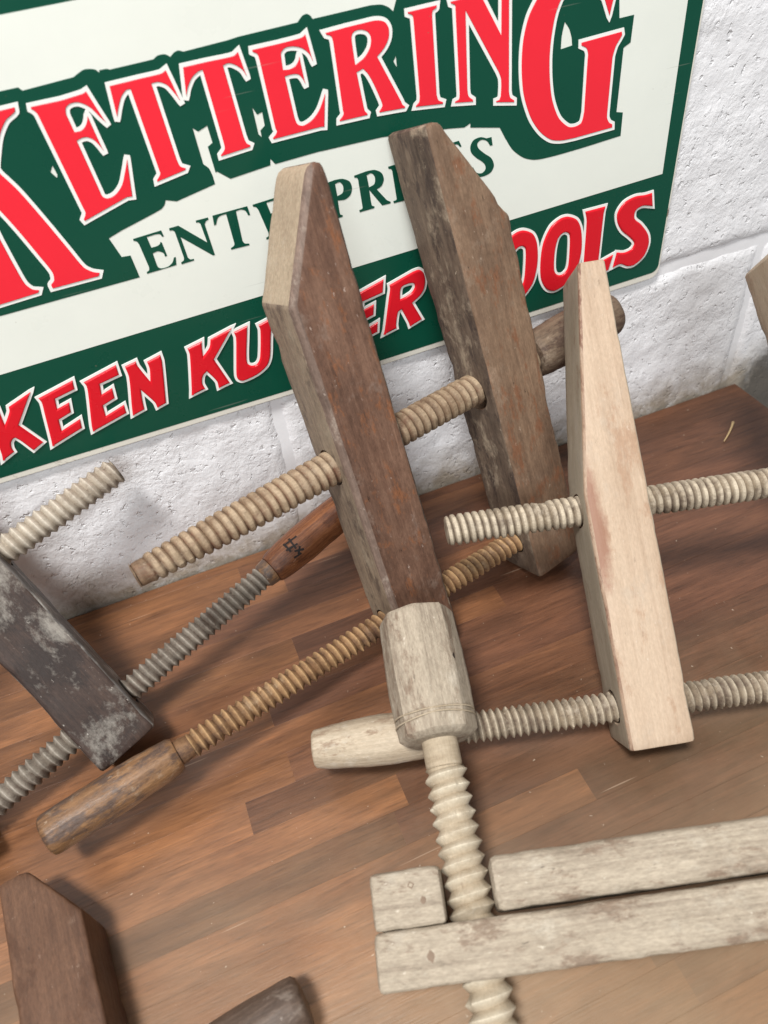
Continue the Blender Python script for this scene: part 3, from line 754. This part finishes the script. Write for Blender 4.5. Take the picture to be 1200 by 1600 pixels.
def layer(name, loops, top, thick, mat, parent=None, round_=0.0, res=3):
    me = fill_mesh(name, loops, thick, round_, res)
    me.materials.clear()
    o = link(name, me, mat, parent or sign)
    o.location = (0, 0, top - thick / 2)
    return o


def arc(cx, cy, r, a0, a1, n=6):
    return [(cx + r * math.cos(math.radians(a0 + (a1 - a0) * i / n)), cy + r * math.sin(math.radians(a0 + (a1 - a0) * i / n))) for i in range(n + 1)]


layer("rim", [poly((-152, 137), (62, 135.4), *arc(350.6, 145.6, 7.6, -89, 0), (358.2, 396), (-152, 396))], 0.0, 0.0026, M['rim'], round_=0.0007)
layer("green_field", [poly((-149.6, 141.4), (62, 139.6), *arc(350.8, 148.6, 5.6, -88, 0), (356.5, 393.5), (-149.6, 393.5))], 0.00022, 0.0006, M['green'])
layer("cream_panel", [poly((-139, 207.6), (-97, 208.4), (61, 211.2), (346.6, 216.8), (345.2, 316), (344.6, 372), (-139, 370.4))], 0.00042, 0.0006, M['cream'])
layer("green_backing", loops_of(BACKING), 0.00064, 0.0006, M['green'])
for li, (ch, strs) in enumerate(BIG_LETTERS):
    L = loops_of(strs)
    o = layer("letter", L, 0.00135, 0.0012, M['red'], round_=0.0003, res=2)
    w = link("letter_outline", stroke_mesh("letter_outline", L, 0.0018, 0.00092 + 0.00004 * (li % 3), 0.0002), M['white'], o)
    w.location.z = -o.location.z
    o["label"] = "red letter %s with white outline" % ch
for ch, strs in SMALL_LETTERS:
    o = layer("letter", loops_of(strs), 0.00066, 0.0006, M['green'])
    o["label"] = "small green letter %s" % ch
for li, (ch, strs) in enumerate(BAND_LETTERS):
    L = loops_of(strs)
    o = layer("letter", L, 0.0020, 0.0027, M['red_band'], round_=0.0013, res=6)
    w = link("letter_outline", stroke_mesh("letter_outline", L, 0.0015, 0.00088 + 0.00004 * (li % 3), 0.0001, limit=2.6), M['white'], o)
    w.location.z = -o.location.z
    o["label"] = "puffed red letter %s on the green band" % ch


# ------------------------------------------------------------------ wooden handscrew clamps
def clamp_frame(yaw, lean, roll, origin):
    X = Vector((math.cos(yaw) * math.cos(roll), math.sin(yaw) * math.cos(roll), math.sin(roll)))
    Yh = Vector((-math.sin(yaw), math.cos(yaw), 0))
    Zh = X.cross(Yh)
    Z = Zh * math.cos(lean) + Yh * math.sin(lean)
    Y = Yh * math.cos(lean) - Zh * math.sin(lean)
    m = Matrix((X, Y, Z)).transposed().to_4x4()
    m.translation = Vector(origin)
    return m


def clamp_root(name, mat4, label):
    o = bpy.data.objects.new(name, None)
    COL.objects.link(o)
    o.empty_display_size = 0.02
    o.matrix_world = mat4
    return tag(o, label, "clamp")


def bar_mesh(w, t, z0, z1, zt=None, dx=0.0, side=-1, rc=0.0018, seed=0.0, wear=1.0, mats=(), edge_slot=None):
    """square-section bar along Z; past zt one side slopes in by dx. Slots: 0 front(-Y) 1 left 2 right 3 back 4 slope 5 ends"""
    nseg = 7
    zs = [z0, z0 + rc * 0.35, z0 + rc]
    n = max(10, int((z1 - z0) / 0.0045))
    zs += [z0 + rc + (z1 - z0 - 2 * rc) * i / n for i in range(1, n)]
    zs += [z1 - rc, z1 - rc * 0.35, z1]
    if zt is not None and z0 < zt < z1:
        zs = [z for z in zs if abs(z - zt) > 0.0012] + [zt - 0.0009, zt + 0.0009]
        zs.sort()
    vs, info = [], []
    ring_n = 0
    for z in zs:
        xl, xr = -w / 2, w / 2
        if zt is not None and z > zt:
            s = dx * (z - zt) / (z1 - zt)
            if side < 0: xl += s
            else: xr -= s
        y0, y1 = -t / 2, t / 2
        e = min(z - z0, z1 - z)
        ins = rc * (1 - math.sqrt(max(0, 1 - (1 - min(1, e / rc)) ** 2))) if e < rc else 0.0
        xl += ins; xr -= ins; y0 += ins; y1 -= ins
        r = max(0.0004, min(rc, (xr - xl) * 0.3))
        ring = []
        corners = [((xl + r, y0 + r), 180), ((xr - r, y0 + r), 270), ((xr - r, y1 - r), 0), ((xl + r, y1 - r), 90)]
        for ci, ((cx, cy), a0) in enumerate(corners):
            for k in range(4):
                a = math.radians(a0 + 30 * k)
                ring.append((cx + r * math.cos(a), cy + r * math.sin(a), 1.0))
            nx_, a1 = corners[(ci + 1) % 4][0], math.radians(a0 + 90)
            pa = (cx + r * math.cos(a1), cy + r * math.sin(a1))
            pb = (nx_[0] + r * math.cos(a1), nx_[1] + r * math.sin(a1))
            for k in range(1, nseg):
                f = k / nseg
                ring.append((pa[0] + (pb[0] - pa[0]) * f, pa[1] + (pb[1] - pa[1]) * f, 0.0))
        ring_n = len(ring)
        cxm, cym = (xl + xr) / 2, 0.0
        for x, y, corner in ring:
            p = (x, y, z)
            dvec = Vector((x - cxm, y - cym, 0))
            dvec = dvec / max(1e-6, dvec.length)
            d = 0.00035 * nz(p, 45, seed) + 0.00016 * nz(p, 190, seed + 5)
            chip = max(0.0, nz(p, 85, seed + 11) - 0.12) * 0.0022 + 0.0004 * abs(nz(p, 230, seed))
            if corner: d -= chip
            vs.append((x + dvec.x * d * wear, y + dvec.y * d * wear, z + (0.0003 * nz(p, 60, seed + 2) if e < rc else 0)))
    fs = []
    for j in range(len(zs) - 1):
        for i in range(ring_n):
            a, b = j * ring_n + i, j * ring_n + (i + 1) % ring_n
            fs.append((a, b, b + ring_n, a + ring_n))
    fs.append(tuple(range(ring_n))[::-1])
    fs.append(tuple(range((len(zs) - 1) * ring_n, len(zs) * ring_n)))
    me = bpy.data.meshes.new("bar")
    me.from_pydata(vs, [], fs)
    me.update()
    sides = (0, 2, 3, 1)
    idx = []
    for j in range(len(zs) - 1):
        for i in range(ring_n):
            b, k = divmod(i, 3 + nseg)
            s = sides[b - 1] if k == 0 else sides[b]
            if edge_slot is not None and b == 0 and k < 3: s = edge_slot
            elif zt is not None and 0.5 * (zs[j] + zs[j + 1]) > zt and s == (1 if side < 0 else 2): s = 4
            idx.append(s)
    idx += [5, 5]
    for m in mats: me.materials.append(m)
    for pl, s in zip(me.polygons, idx): pl.material_index = min(s, len(mats) - 1)
    return me


def drill(me, holes):
    """cut round holes: (centre, direction, radius, length)"""
    if not holes: return me
    ob = bpy.data.objects.new("tmp", me)
    COL.objects.link(ob)
    cutters = []
    for c, d, r, L in holes:
        bmc = bmesh.new()
        bmesh.ops.create_cone(bmc, cap_ends=True, segments=28, radius1=r, radius2=r, depth=L)
        q = Vector((0, 0, 1)).rotation_difference(Vector(d).normalized()).to_matrix().to_4x4()
        q.translation = Vector(c)
        bmc.transform(q)
        mc = bpy.data.meshes.new("tmpc")
        bmc.to_mesh(mc)
        bmc.free()
        co = bpy.data.objects.new("tmpc", mc)
        COL.objects.link(co)
        md = ob.modifiers.new("b", 'BOOLEAN')
        md.operation = 'DIFFERENCE'
        md.object = co
        md.solver = 'EXACT'
        cutters.append(co)
    dg = bpy.context.evaluated_depsgraph_get()
    out = bpy.data.meshes.new_from_object(ob.evaluated_get(dg))
    bpy.data.objects.remove(ob)
    for co in cutters:
        mc = co.data
        bpy.data.objects.remove(co)
        bpy.data.meshes.remove(mc)
    return out


def add_bar(name, parent, mats, w, t, z0, z1, zt=None, dx=0.0, side=-1, local=None, holes=(), **kw):
    me = drill(bar_mesh(w, t, z0, z1, zt, dx, side, mats=mats, **kw), holes)
    shade(me)
    me.set_sharp_from_angle(angle=math.radians(42))
    me.name = name
    o = link(name, me, None, parent)
    if local is not None: o.matrix_local = local
    return o


V_THREAD = ((0.0, 0.0), (0.24, 0.48), (0.47, 1.0), (0.53, 1.0), (0.76, 0.48))
ROUND_THREAD = ((0.0, 0.0), (0.16, 0.64), (0.30, 1.0), (0.68, 1.0), (0.84, 0.60))


def thread_mesh(z0, z1, r, depth, pitch, seed=0.0, seg=26, prof=V_THREAD, rfun=None, end_round=0.0012, wear=1.0, plain_end=0.0):
    """a true helical thread: the ribbon between two turns follows the crest"""
    turns = int(math.ceil((z1 - z0) / pitch)) + 2
    total = turns * seg
    m = len(prof)
    vs, fs, rub = [], [], []
    for s in range(total + 1):
        th = 2 * math.pi * s / seg
        for ph, hgt in prof:
            z = z0 - pitch + pitch * (s / seg + ph) + 0.10 * pitch * noise.noise(Vector((s / seg * 0.8, seed, 0)))
            zc = min(z1, max(z0, z))
            p = (math.cos(th) * r * 1.2, math.sin(th) * r * 1.2, zc)
            worn = wear * depth * (0.30 * max(0.0, nz(p, 55, seed)) + 1.3 * max(0.0, nz(p, 190, seed + 3) - 0.28))
            if plain_end:                              # the thread runs out before the tip
                hgt = hgt + (0.35 - hgt) * max(0.0, min(1.0, (z0 + plain_end - zc) / 0.004))
            rr = r - depth * (1 - hgt) - worn * hgt + 0.0002 * nz(p, 45, seed + 7)
            if rfun: rr += rfun(zc)
            e = min(zc - z0, z1 - zc)
            if e < end_round: rr -= (1 - e / end_round) ** 2 * 0.0012
            vs.append((rr * math.cos(th), rr * math.sin(th), zc))
            rub.append(max(0.0, hgt - 0.25) / 0.75)
    for s in range(total):
        for q in range(m):
            a, b = s * m + q, (s + 1) * m + q
            if q < m - 1:
                f = (a, b, b + 1, a + 1)
            else:
                if s + seg + 1 > total: continue
                f = (a, b, (s + seg + 1) * m, (s + seg) * m)
            zz = [vs[i][2] for i in f]
            if max(zz) - min(zz) < 1e-9: continue
            fs.append(f)
    for zc, off in ((z0, 0.0), (z1, 0.0)):                # end discs
        b = len(vs)
        rc = r - depth * 0.6 - 0.0010 + (rfun(zc) if rfun else 0)
        sg = 1 if zc == z1 else -1
        for rad, dz in ((rc + 0.0016, -0.0002), (rc, 0.0003), (rc * 0.5, 0.0005)):
            for i in range(seg):
                a = 2 * math.pi * i / seg
                vs.append((rad * math.cos(a), rad * math.sin(a), zc + sg * (dz + 0.0003 * nz((rad * math.cos(a), rad * math.sin(a), seed), 300))))
        for k in range(2):
            for i in range(seg):
                f = (b + k * seg + i, b + k * seg + (i + 1) % seg, b + (k + 1) * seg + (i + 1) % seg, b + (k + 1) * seg + i)
                fs.append(f if sg > 0 else f[::-1])
        f = tuple(range(b + 2 * seg, b + 3 * seg))
        fs.append(f if sg > 0 else f[::-1])
    me = bpy.data.meshes.new("screw")
    me.from_pydata(vs, [], fs)
    rub += [0.6] * (len(vs) - len(rub))
    at = me.attributes.new('rub', 'FLOAT', 'POINT')
    at.data.foreach_set('value', rub)
    me.validate()
    shade(me)
    me.set_sharp_from_angle(angle=math.radians(27))
    return me


def lathe_mesh(prof, seed=0.0, seg=40, facets=0, facet_amt=0.0, rough=0.0003, flip=False, step=0.0022):
    rows = []
    for (za, ra), (zb, rb) in zip(prof[:-1], prof[1:]):
        k = max(1, int(math.hypot(zb - za, (rb - ra)) / step))
        for q in range(k): rows.append((za + (zb - za) * q / k, ra + (rb - ra) * q / k))
    rows.append(prof[-1])
    vs, fs = [], []
    for z, r in rows:
        for i in range(seg):
            th = 2 * math.pi * i / seg
            rr = r
            if facets:
                a = (th * facets / (2 * math.pi)) % 1.0 - 0.5
                rr *= 1 - facet_amt + facet_amt * 1.03 * math.cos(math.pi / facets) / math.cos(a * 2 * math.pi / facets)
            p = (math.cos(th) * r, math.sin(th) * r, z)
            rr += rough * (nz(p, 70, seed) + 0.5 * nz(p, 260, seed + 4)) * min(1, r / 0.004)
            rr += 0.5 * rough * nz((math.cos(th) * 0.02, math.sin(th) * 0.02, z * 0.08), 420, seed + 2)
            vs.append((rr * math.cos(th), rr * math.sin(th), z))
    for j in range(len(rows) - 1):
        for i in range(seg):
            a, b = j * seg + i, j * seg + (i + 1) % seg
            fs.append((a, b, b + seg, a + seg))
    fs.append(tuple(range(seg))[::-1])
    fs.append(tuple(range((len(rows) - 1) * seg, len(rows) * seg)))
    me = bpy.data.meshes.new("handle")
    me.from_pydata(vs, [], fs)
    bmx = bmesh.new()
    bmx.from_mesh(me)
    bmesh.ops.recalc_face_normals(bmx, faces=bmx.faces)
    bmx.to_mesh(me)
    bmx.free()
    shade(me)
    me.set_sharp_from_angle(angle=math.radians(40))
    return me


def axis_matrix(pos, direction):
    q = Vector((0, 0, 1)).rotation_difference(Vector(direction).normalized()).to_matrix().to_4x4()
    q.translation = Vector(pos)
    return q


def add_screw(parent, pos, direction, z0, z1, r, depth, pitch, mat, handle=None, hmat=None, shank=None, **kw):
    """handle: lathe profile in the screw's own axis; shank: plain neck profile"""
    hk = kw.pop('hk', {})
    o = link("screw", thread_mesh(z0, z1, r, depth, pitch, **kw), mat, parent)
    o.matrix_local = axis_matrix(pos, direction)
    if shank: link("neck", lathe_mesh(shank, seed=kw.get('seed', 0), rough=0.0002), mat, o)
    if handle: 
        h = link("handle", lathe_mesh(handle, seed=kw.get('seed', 0) + 1, **hk), hmat or mat, o)
        return o, h
    return o, None


def knob(za, zb, r_in, r_mid, r_out, er=0.004):
    """handle profile from its shoulder (za) to its butt end (zb)"""
    s = 1 if zb > za else -1
    L = abs(zb - za)
    P = [(za, r_in * 0.55), (za + s * 0.0005, r_in * 0.86), (za + s * 0.003, r_in)]
    P += [(za + s * L * f, r_in + (r_mid - r_in) * math.sin(f / 0.5 * math.pi / 2) if f < 0.5 else r_mid + (r_out - r_mid) * (f - 0.5) / 0.5) for f in (0.12, 0.25, 0.4, 0.55, 0.7, 0.85)]
    P += [(zb - s * er, r_out), (zb - s * er * 0.4, r_out * 0.95), (zb - s * er * 0.1, r_out * 0.82), (zb, r_out * 0.6), (zb, 0.0006)]
    return P


DIR = lambda s: (math.cos(s), 0, math.sin(s))

# --- clamp A: the tall dark one leaning on the wall in the middle
A = clamp_root("handscrew_clamp", clamp_frame(0.2454, 0.3178, -0.0125, (0.0904, -0.1304, 0.0318)),
               "tall dark red-brown wooden handscrew clamp leaning on the wall in front of the sign")
w, t, L, zb, zu, zt, dx, su, sl, g, tb2 = 0.0415, 0.0411, 0.3005, 0.0252, 0.1186, 0.2158, 0.0327, 0.0207, -0.0071, 0.114, -0.0363
add_bar("jaw", A, [M['A_front'], M['A_side'], M['A_inner'], M['A_inner'], M['A_tip'], M['A_inner'], M['A_edge']], w, t, -zb, L - zb, zt, dx, -1, seed=1.0, rc=0.0036, edge_slot=6, wear=0.8,
        holes=[((0, 0, 0), DIR(sl), 0.0097, 0.08), ((0, 0, zu), DIR(su), 0.0116, 0.08)])
add_bar("jaw", A, [M['A2_front'], M['A_inner'], M['A_side'], M['A_inner'], M['A_side'], M['A_inner']], w, t, -zb, L - zb, zt, dx, 1, seed=6.0, rc=0.0026, wear=1.1,
        local=Matrix.Translation((g, 0, 0)) @ Matrix.Rotation(tb2, 4, 'Y'),
        holes=[((0, 0, 0), DIR(sl), 0.0097, 0.08), ((0, 0, zu), DIR(su), 0.0117, 0.08)])
add_screw(A, (0, 0, 0), DIR(sl), -0.163, 0.105, 0.0085, 0.0026, 0.0051, M['A_screw2'], seed=2.0,
          shank=[(-0.176, 0.0074), (-0.168, 0.0074), (-0.162, 0.0066)],
          handle=knob(-0.171, -0.2515, 0.0108, 0.0125, 0.0120, 0.0035), hmat=M['A_handle'], hk=dict(facets=8, facet_amt=0.35, seg=64))
add_screw(A, (0, 0, zu), DIR(su), -0.1455, 0.140, 0.0104, 0.0018, 0.0054, M['A_screw'], seed=3.0, plain_end=0.010, prof=ROUND_THREAD,
          rfun=lambda z: -0.0024 * max(0, (-z - 0.06) / 0.085) ** 1.2,
          handle=knob(0.139, 0.2150, 0.0150, 0.0168, 0.0155, 0.005), hmat=M['A_handle2'], hk=dict(rough=0.0006))

# --- clamp B: the pale one on the right
B = clamp_root("handscrew_clamp", clamp_frame(-0.2538, 0.8605, -0.0046, (0.1876, -0.2538, 0.0281)),
               "pale bare-wood handscrew clamp at the right, reclining on the dark clamp's handle")
w, t, L, zb, zu, zt, dx, su, sl = 0.0373, 0.0374, 0.2834, 0.0213, 0.1172, 0.1247, 0.0211, -0.0099, -0.0233
add_bar("jaw", B, [M['B_front'], M['B_side'], M['B_side'], M['B_side'], M['B_side'], M['B_side'], M['B_edge']], w, t, -zb, L - zb, zt, dx, -1, seed=5.0, rc=0.0017, wear=0.6, edge_slot=6,
        holes=[((0, 0, 0), DIR(sl), 0.0104, 0.08), ((0, 0, zu), DIR(su), 0.0104, 0.08)])
add_bar("jaw", B, [M['B_far']], w, t, -zb, 0.264, 0.254, 0.019, -1, seed=8.0, rc=0.0015,
        local=Matrix.Translation((0.1649, 0, 0)) @ Matrix.Rotation(-0.1088, 4, 'Y'),
        holes=[((0, 0, 0), DIR(sl + 0.1), 0.0097, 0.08), ((0, 0, zu), DIR(su + 0.1), 0.0097, 0.08)])
add_screw(B, (0, 0, 0), DIR(sl), -0.108, 0.172, 0.0092, 0.0025, 0.0044, M['B_screw'], seed=4.0,
          shank=[(-0.126, 0.0080), (-0.112, 0.0080), (-0.106, 0.0066)],
          handle=knob(-0.124, -0.1965, 0.0135, 0.0145, 0.0112, 0.004), hmat=M['B_handle'])
add_screw(B, (0, 0, zu), DIR(su), -0.0985, 0.186, 0.0093, 0.0023, 0.0045, M['B_screw'], seed=5.5, prof=ROUND_THREAD, end_round=0.003,
          handle=knob(0.185, 0.262, 0.0135, 0.0150, 0.0125, 0.004), hmat=M['B_handle'])

# --- clamp C: the weathered grey one in front, lying with its screw pointing at the wall
cC = clamp_frame(-0.2839, -0.2598, 0.0285, (0.0411, -0.3305, 0.0284))
C = clamp_root("wooden_screw_clamp", cC, "weathered grey wooden clamp lying in front, its faceted handle pointing at the wall")
wy, h, xl, wb, xb1, xb2, sa = 0.0241, 0.0432, -0.0478, 0.0253, -0.0129, 0.0108, -0.0343
ROTX = Matrix.Rotation(math.pi / 2, 4, 'Y')          # bar axis along the clamp's X
sdir = (math.sin(sa), math.cos(sa), 0)
Cm = [M['C_wood']]
add_bar("beam", C, Cm, h, wy, xl, 0.30, local=ROTX, seed=10.0, rc=0.0022, wear=1.3,
        holes=[((0, 0, 0), sdir[1] and (0, 1, sdir[0]), 0.0122, 0.08)])
add_bar("end_block", C, Cm, h, wb - 0.0004, xl + 0.0008, xb1, local=Matrix.Translation((0, (wy + wb) / 2, 0)) @ ROTX, seed=12.0, rc=0.0022, wear=1.3)
add_bar("back_bar", C, Cm, h * 0.96, wb - 0.0016, xb2, 0.30, local=Matrix.Translation((0, (wy + wb) / 2 + 0.0010, 0.0004)) @ ROTX, seed=14.0, rc=0.0034, wear=1.5)
_, hC = add_screw(C, (0, 0, 0), sdir, -0.085, 0.084, 0.0117, 0.0031, 0.0071, M['C_screw'], seed=7.0, seg=32,
          shank=[(0.081, 0.0088), (0.086, 0.0098), (0.106, 0.0100)],
          handle=knob(0.0985, 0.1735, 0.0212, 0.0228, 0.0218, 0.0035), hmat=M['C_wood'], hk=dict(facets=8, facet_amt=0.85, seg=64, rough=0.0004))

# --- clamp D: the dusty dark one at the left
D = clamp_root("handscrew_clamp", clamp_frame(0.3541, 0.7713, 0.1661, (-0.1153, -0.1244, 0.0351)),
               "dust-caked dark handscrew clamp at the left edge with grey screws")
w, t, zb, zu, su, sl = 0.0394, 0.0408, 0.0252, 0.1149, -0.0257, -0.0108
add_bar("jaw", D, [M['D_front'], M['D_side'], M['D_side'], M['D_side'], M['D_side'], M['D_front']], w, t, -zb, 0.205, 0.16, 0.02, 1, seed=14.0, rc=0.0022, wear=1.4,
        holes=[((0, 0, 0), DIR(sl), 0.0100, 0.08), ((0, 0, zu), DIR(su), 0.0103, 0.08)])
add_bar("jaw", D, [M['D_front'], M['D_side'], M['D_side'], M['D_side'], M['D_side'], M['D_front']], w, 0.036, -0.014, 0.215, 0.16, 0.02, -1, seed=16.0,
        local=Matrix.Translation((-0.108, 0, 0)), holes=[((0, 0, zu), DIR(su), 0.0103, 0.08)])
add_screw(D, (0, 0, 0), DIR(sl), -0.112, 0.130, 0.0087, 0.0025, 0.0049, M['D_screw'], seed=8.0)
sD, hD = add_screw(D, (0, 0, zu), DIR(su), -0.13, 0.1035, 0.0094, 0.0022, 0.0056, M['D_screw2'], seed=9.0, end_round=0.004,
          handle=knob(-0.13, -0.20, 0.0125, 0.0140, 0.0120), hmat=M['D_handle'])
sD = D.children[2]
link("neck", lathe_mesh([(0.128, 0.0066), (0.131, 0.0088), (0.137, 0.0094)], seed=3, rough=0.0001), M['A_handle'], sD)
hD = link("handle", lathe_mesh([(0.137, 0.0080), (0.1375, 0.0100), (0.140, 0.0110), (0.150, 0.0122), (0.165, 0.0128), (0.19, 0.0128), (0.210, 0.0120), (0.214, 0.0108), (0.216, 0.0070), (0.216, 0.0005)], seed=5), M['D_handle'], sD)


def ink_strokes(strokes, r, parent, w=0.0007):
    vs, fs = [], []
    for (za, ta, zb2, tb) in strokes:
        n = 5
        d = Vector((zb2 - za, (tb - ta) * r)).normalized()
        px, py = -d.y * w, d.x * w
        b = len(vs)
        for i in range(n + 1):
            f = i / n
            z, th = za + (zb2 - za) * f, ta + (tb - ta) * f
            j = 1 + 0.5 * noise.noise(Vector((z * 900, th * 30, 2)))
            for s in (-1, 1):
                zz, tt = z + s * px * j, th + s * py * j / r
                vs.append((r * math.cos(tt), r * math.sin(tt), zz))
        for i in range(n):
            fs.append((b + 2 * i, b + 2 * i + 1, b + 2 * i + 3, b + 2 * i + 2))
    me = bpy.data.meshes.new("ink_marks")
    me.from_pydata(vs, [], fs)
    o = link("ink_marks", me, M['ink'], parent)
    return o


bpy.context.view_layer.update()
_c = hD.matrix_world.inverted() @ cam.matrix_world.translation
_t = math.atan2(_c.y, _c.x)
ink_strokes([(0.152, _t - 0.55, 0.163, _t - 0.50), (0.151, _t - 0.25, 0.160, _t - 0.15), (0.153, _t - 0.65, 0.153, _t - 0.05), (0.158, _t - 0.70, 0.157, _t + 0.0),
             (0.155, _t + 0.05, 0.161, _t + 0.28), (0.160, _t + 0.02, 0.156, _t + 0.30), (0.152, _t + 0.30, 0.158, _t + 0.36)], 0.01315, sD)


# --- clamp E: the dark one cut by the lower left corner, lying flat
E_ = clamp_root("handscrew_clamp", clamp_frame(0.125, math.pi / 2, 0.0, (-0.1452, -0.3280, 0.0180)),
                "dark brown handscrew clamp lying flat in the lower left corner")
add_bar("jaw", E_, [M['E_wood']], 0.0375, 0.0350, -0.150, 0.1255, 0.0905, 0.0225, 1, seed=19.0, rc=0.0018, holes=[((0, 0, 0), (1, 0, 0), 0.0098, 0.08), ((0, 0, -0.095), (1, 0, 0), 0.0098, 0.08)])
add_bar("jaw", E_, [M['E_wood']], 0.0375, 0.0350, -0.150, 0.1255, 0.0905, 0.0225, -1, seed=23.0, rc=0.0018, local=Matrix.Translation((-0.125, 0, 0)),
        holes=[((0, 0, 0), (1, 0, 0), 0.0098, 0.08), ((0, 0, -0.095), (1, 0, 0), 0.0098, 0.08)])
add_screw(E_, (0, 0, 0), (1, 0, 0), -0.19, 0.030, 0.0090, 0.0018, 0.0052, M['D_screw'], seed=11.0,
          handle=knob(0.030, 0.1020, 0.0130, 0.0142, 0.0132, 0.006), hmat=M['E_handle'])
add_screw(E_, (0, 0, -0.095), (1, 0, 0), -0.150, 0.06, 0.0090, 0.0018, 0.0052, M['D_screw'], seed=12.0,
          handle=knob(-0.150, -0.225, 0.0140, 0.0160, 0.0150, 0.005), hmat=M['E_handle'])

# --- small details on the clamps
# two turned lines and a dark disc painted for a pin hole's shade on the grey handle
def ring(r, z, rt, seg=48):
    vs, fs = [], []
    for i in range(seg):
        a = 2 * math.pi * i / seg
        rr = r + 0.0003 * noise.noise(Vector((math.cos(a) * 3, math.sin(a) * 3, z * 900)))
        for k in range(6):
            b = 2 * math.pi * k / 6
            vs.append(((rr + rt * math.cos(b)) * math.cos(a), (rr + rt * math.cos(b)) * math.sin(a), z + rt * math.sin(b) + 0.0012 * noise.noise(Vector((math.cos(a), math.sin(a), z * 300)))))
    for i in range(seg):
        for k in range(6):
            fs.append((i * 6 + k, ((i + 1) % seg) * 6 + k, ((i + 1) % seg) * 6 + (k + 1) % 6, i * 6 + (k + 1) % 6))
    me = bpy.data.meshes.new("scored_line")
    me.from_pydata(vs, [], fs)
    shade(me)
    return me


sC = hC.parent
for zz in (0.1085, 0.1120):
    link("scored_line", ring(0.0222, zz, 0.00045), M['C_screw'], sC)
_c = hC.matrix_world.inverted() @ cam.matrix_world.translation
_t = math.atan2(_c.y, _c.x)
# the side of the handle that faces the bench's right end
_rt = hC.matrix_world.to_3x3().inverted() @ Vector((1, 0, 0))
PIN = math.copysign(0.80, math.sin(math.atan2(_rt.y, _rt.x) - _t))


def round_spot(name, parent, mat4, rx, ry, mat, bump_=0.0002, seed=0.0):
    vs = [(0, 0, bump_)]
    for i in range(14):
        a = 2 * math.pi * i / 14
        k = 1 + 0.35 * noise.noise(Vector((math.cos(a) * 2 + seed, math.sin(a) * 2, seed)))
        vs.append((rx * k * math.cos(a), ry * k * math.sin(a), -0.0004))
    me = bpy.data.meshes.new(name)
    me.from_pydata(vs, [], [(0, i + 1, (i + 1) % 14 + 1) for i in range(14)])
    o = link(name, me, mat, parent)
    o.matrix_local = mat4
    return o


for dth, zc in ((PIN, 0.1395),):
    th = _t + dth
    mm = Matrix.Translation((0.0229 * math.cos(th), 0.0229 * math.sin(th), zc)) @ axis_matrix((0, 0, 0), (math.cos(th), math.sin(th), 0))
    round_spot("pin_hole_shade", sC, mm, 0.0021, 0.0021, M['hole'], 0.0000)

# a square nail in the end block and brown stain spots added as thin discs on the grey clamp
def square_nail(parent, x, y, z):
    vs, fs = [], []
    for rad, dz in ((0.0018, -0.0004), (0.0017, 0.00012), (0.0012, 0.00012), (0.0011, -0.0003)):
        for k in range(4):
            a = math.pi / 2 * k + 0.2
            vs.append((rad * math.cos(a), rad * math.sin(a), dz))
    for lv in range(3):
        for k in range(4):
            fs.append((lv * 4 + k, lv * 4 + (k + 1) % 4, lv * 4 + 4 + (k + 1) % 4, lv * 4 + 4 + k))
    fs.append((12, 13, 14, 15))
    me = bpy.data.meshes.new("nail")
    me.from_pydata(vs, [], fs)
    o = link("nail", me, M['brown_mark'], parent)
    o.location = (x, y, z)


wy, h, wb = 0.0241, 0.0432, 0.0253
square_nail(C, -0.0275, wy / 2 + wb * 0.70, h / 2 + 0.0002)
round_spot("brown_mark", C, Matrix.Translation((-0.0225, 0.0005, h / 2 + 0.0003)), 0.0024, 0.0030, M['brown_mark'], 0.0001, 2.0)
round_spot("brown_mark", C, Matrix.Translation((-0.0225, wy / 2 + wb * 0.42, h / 2 + 0.0003)), 0.0014, 0.0016, M['brown_mark'], 0.0001, 5.0)

# straw lying on the bench near its far right corner
vs, fs = [], []
pa, pb = Vector((0.4045, -0.0645, 0.0016)), Vector((0.4275, -0.0478, 0.0018))
ax = (pb - pa).normalized()
sdv = ax.cross(Vector((0, 0, 1))).normalized()
upv = sdv.cross(ax)
for i in range(9):
    f = i / 8
    c = pa + (pb - pa) * f + sdv * 0.0008 * math.sin(f * 3.0)
    r = 0.0004 + 0.0006 * f ** 0.7 + (0.0003 if i == 8 else 0)
    for k in range(8):
        a = 2 * math.pi * k / 8
        vs.append(tuple(c + sdv * r * math.cos(a) + upv * r * 0.8 * math.sin(a)))
for i in range(8):
    for k in range(8):
        fs.append((i * 8 + k, i * 8 + (k + 1) % 8, (i + 1) * 8 + (k + 1) % 8, (i + 1) * 8 + k))
fs += [tuple(range(8))[::-1], tuple(range(64, 72))]
me = bpy.data.meshes.new("straw")
me.from_pydata(vs, [], fs)
shade(me)
tag(link("straw", me, M['straw']), "short pale straw lying on the bench near its far right corner", "straw")
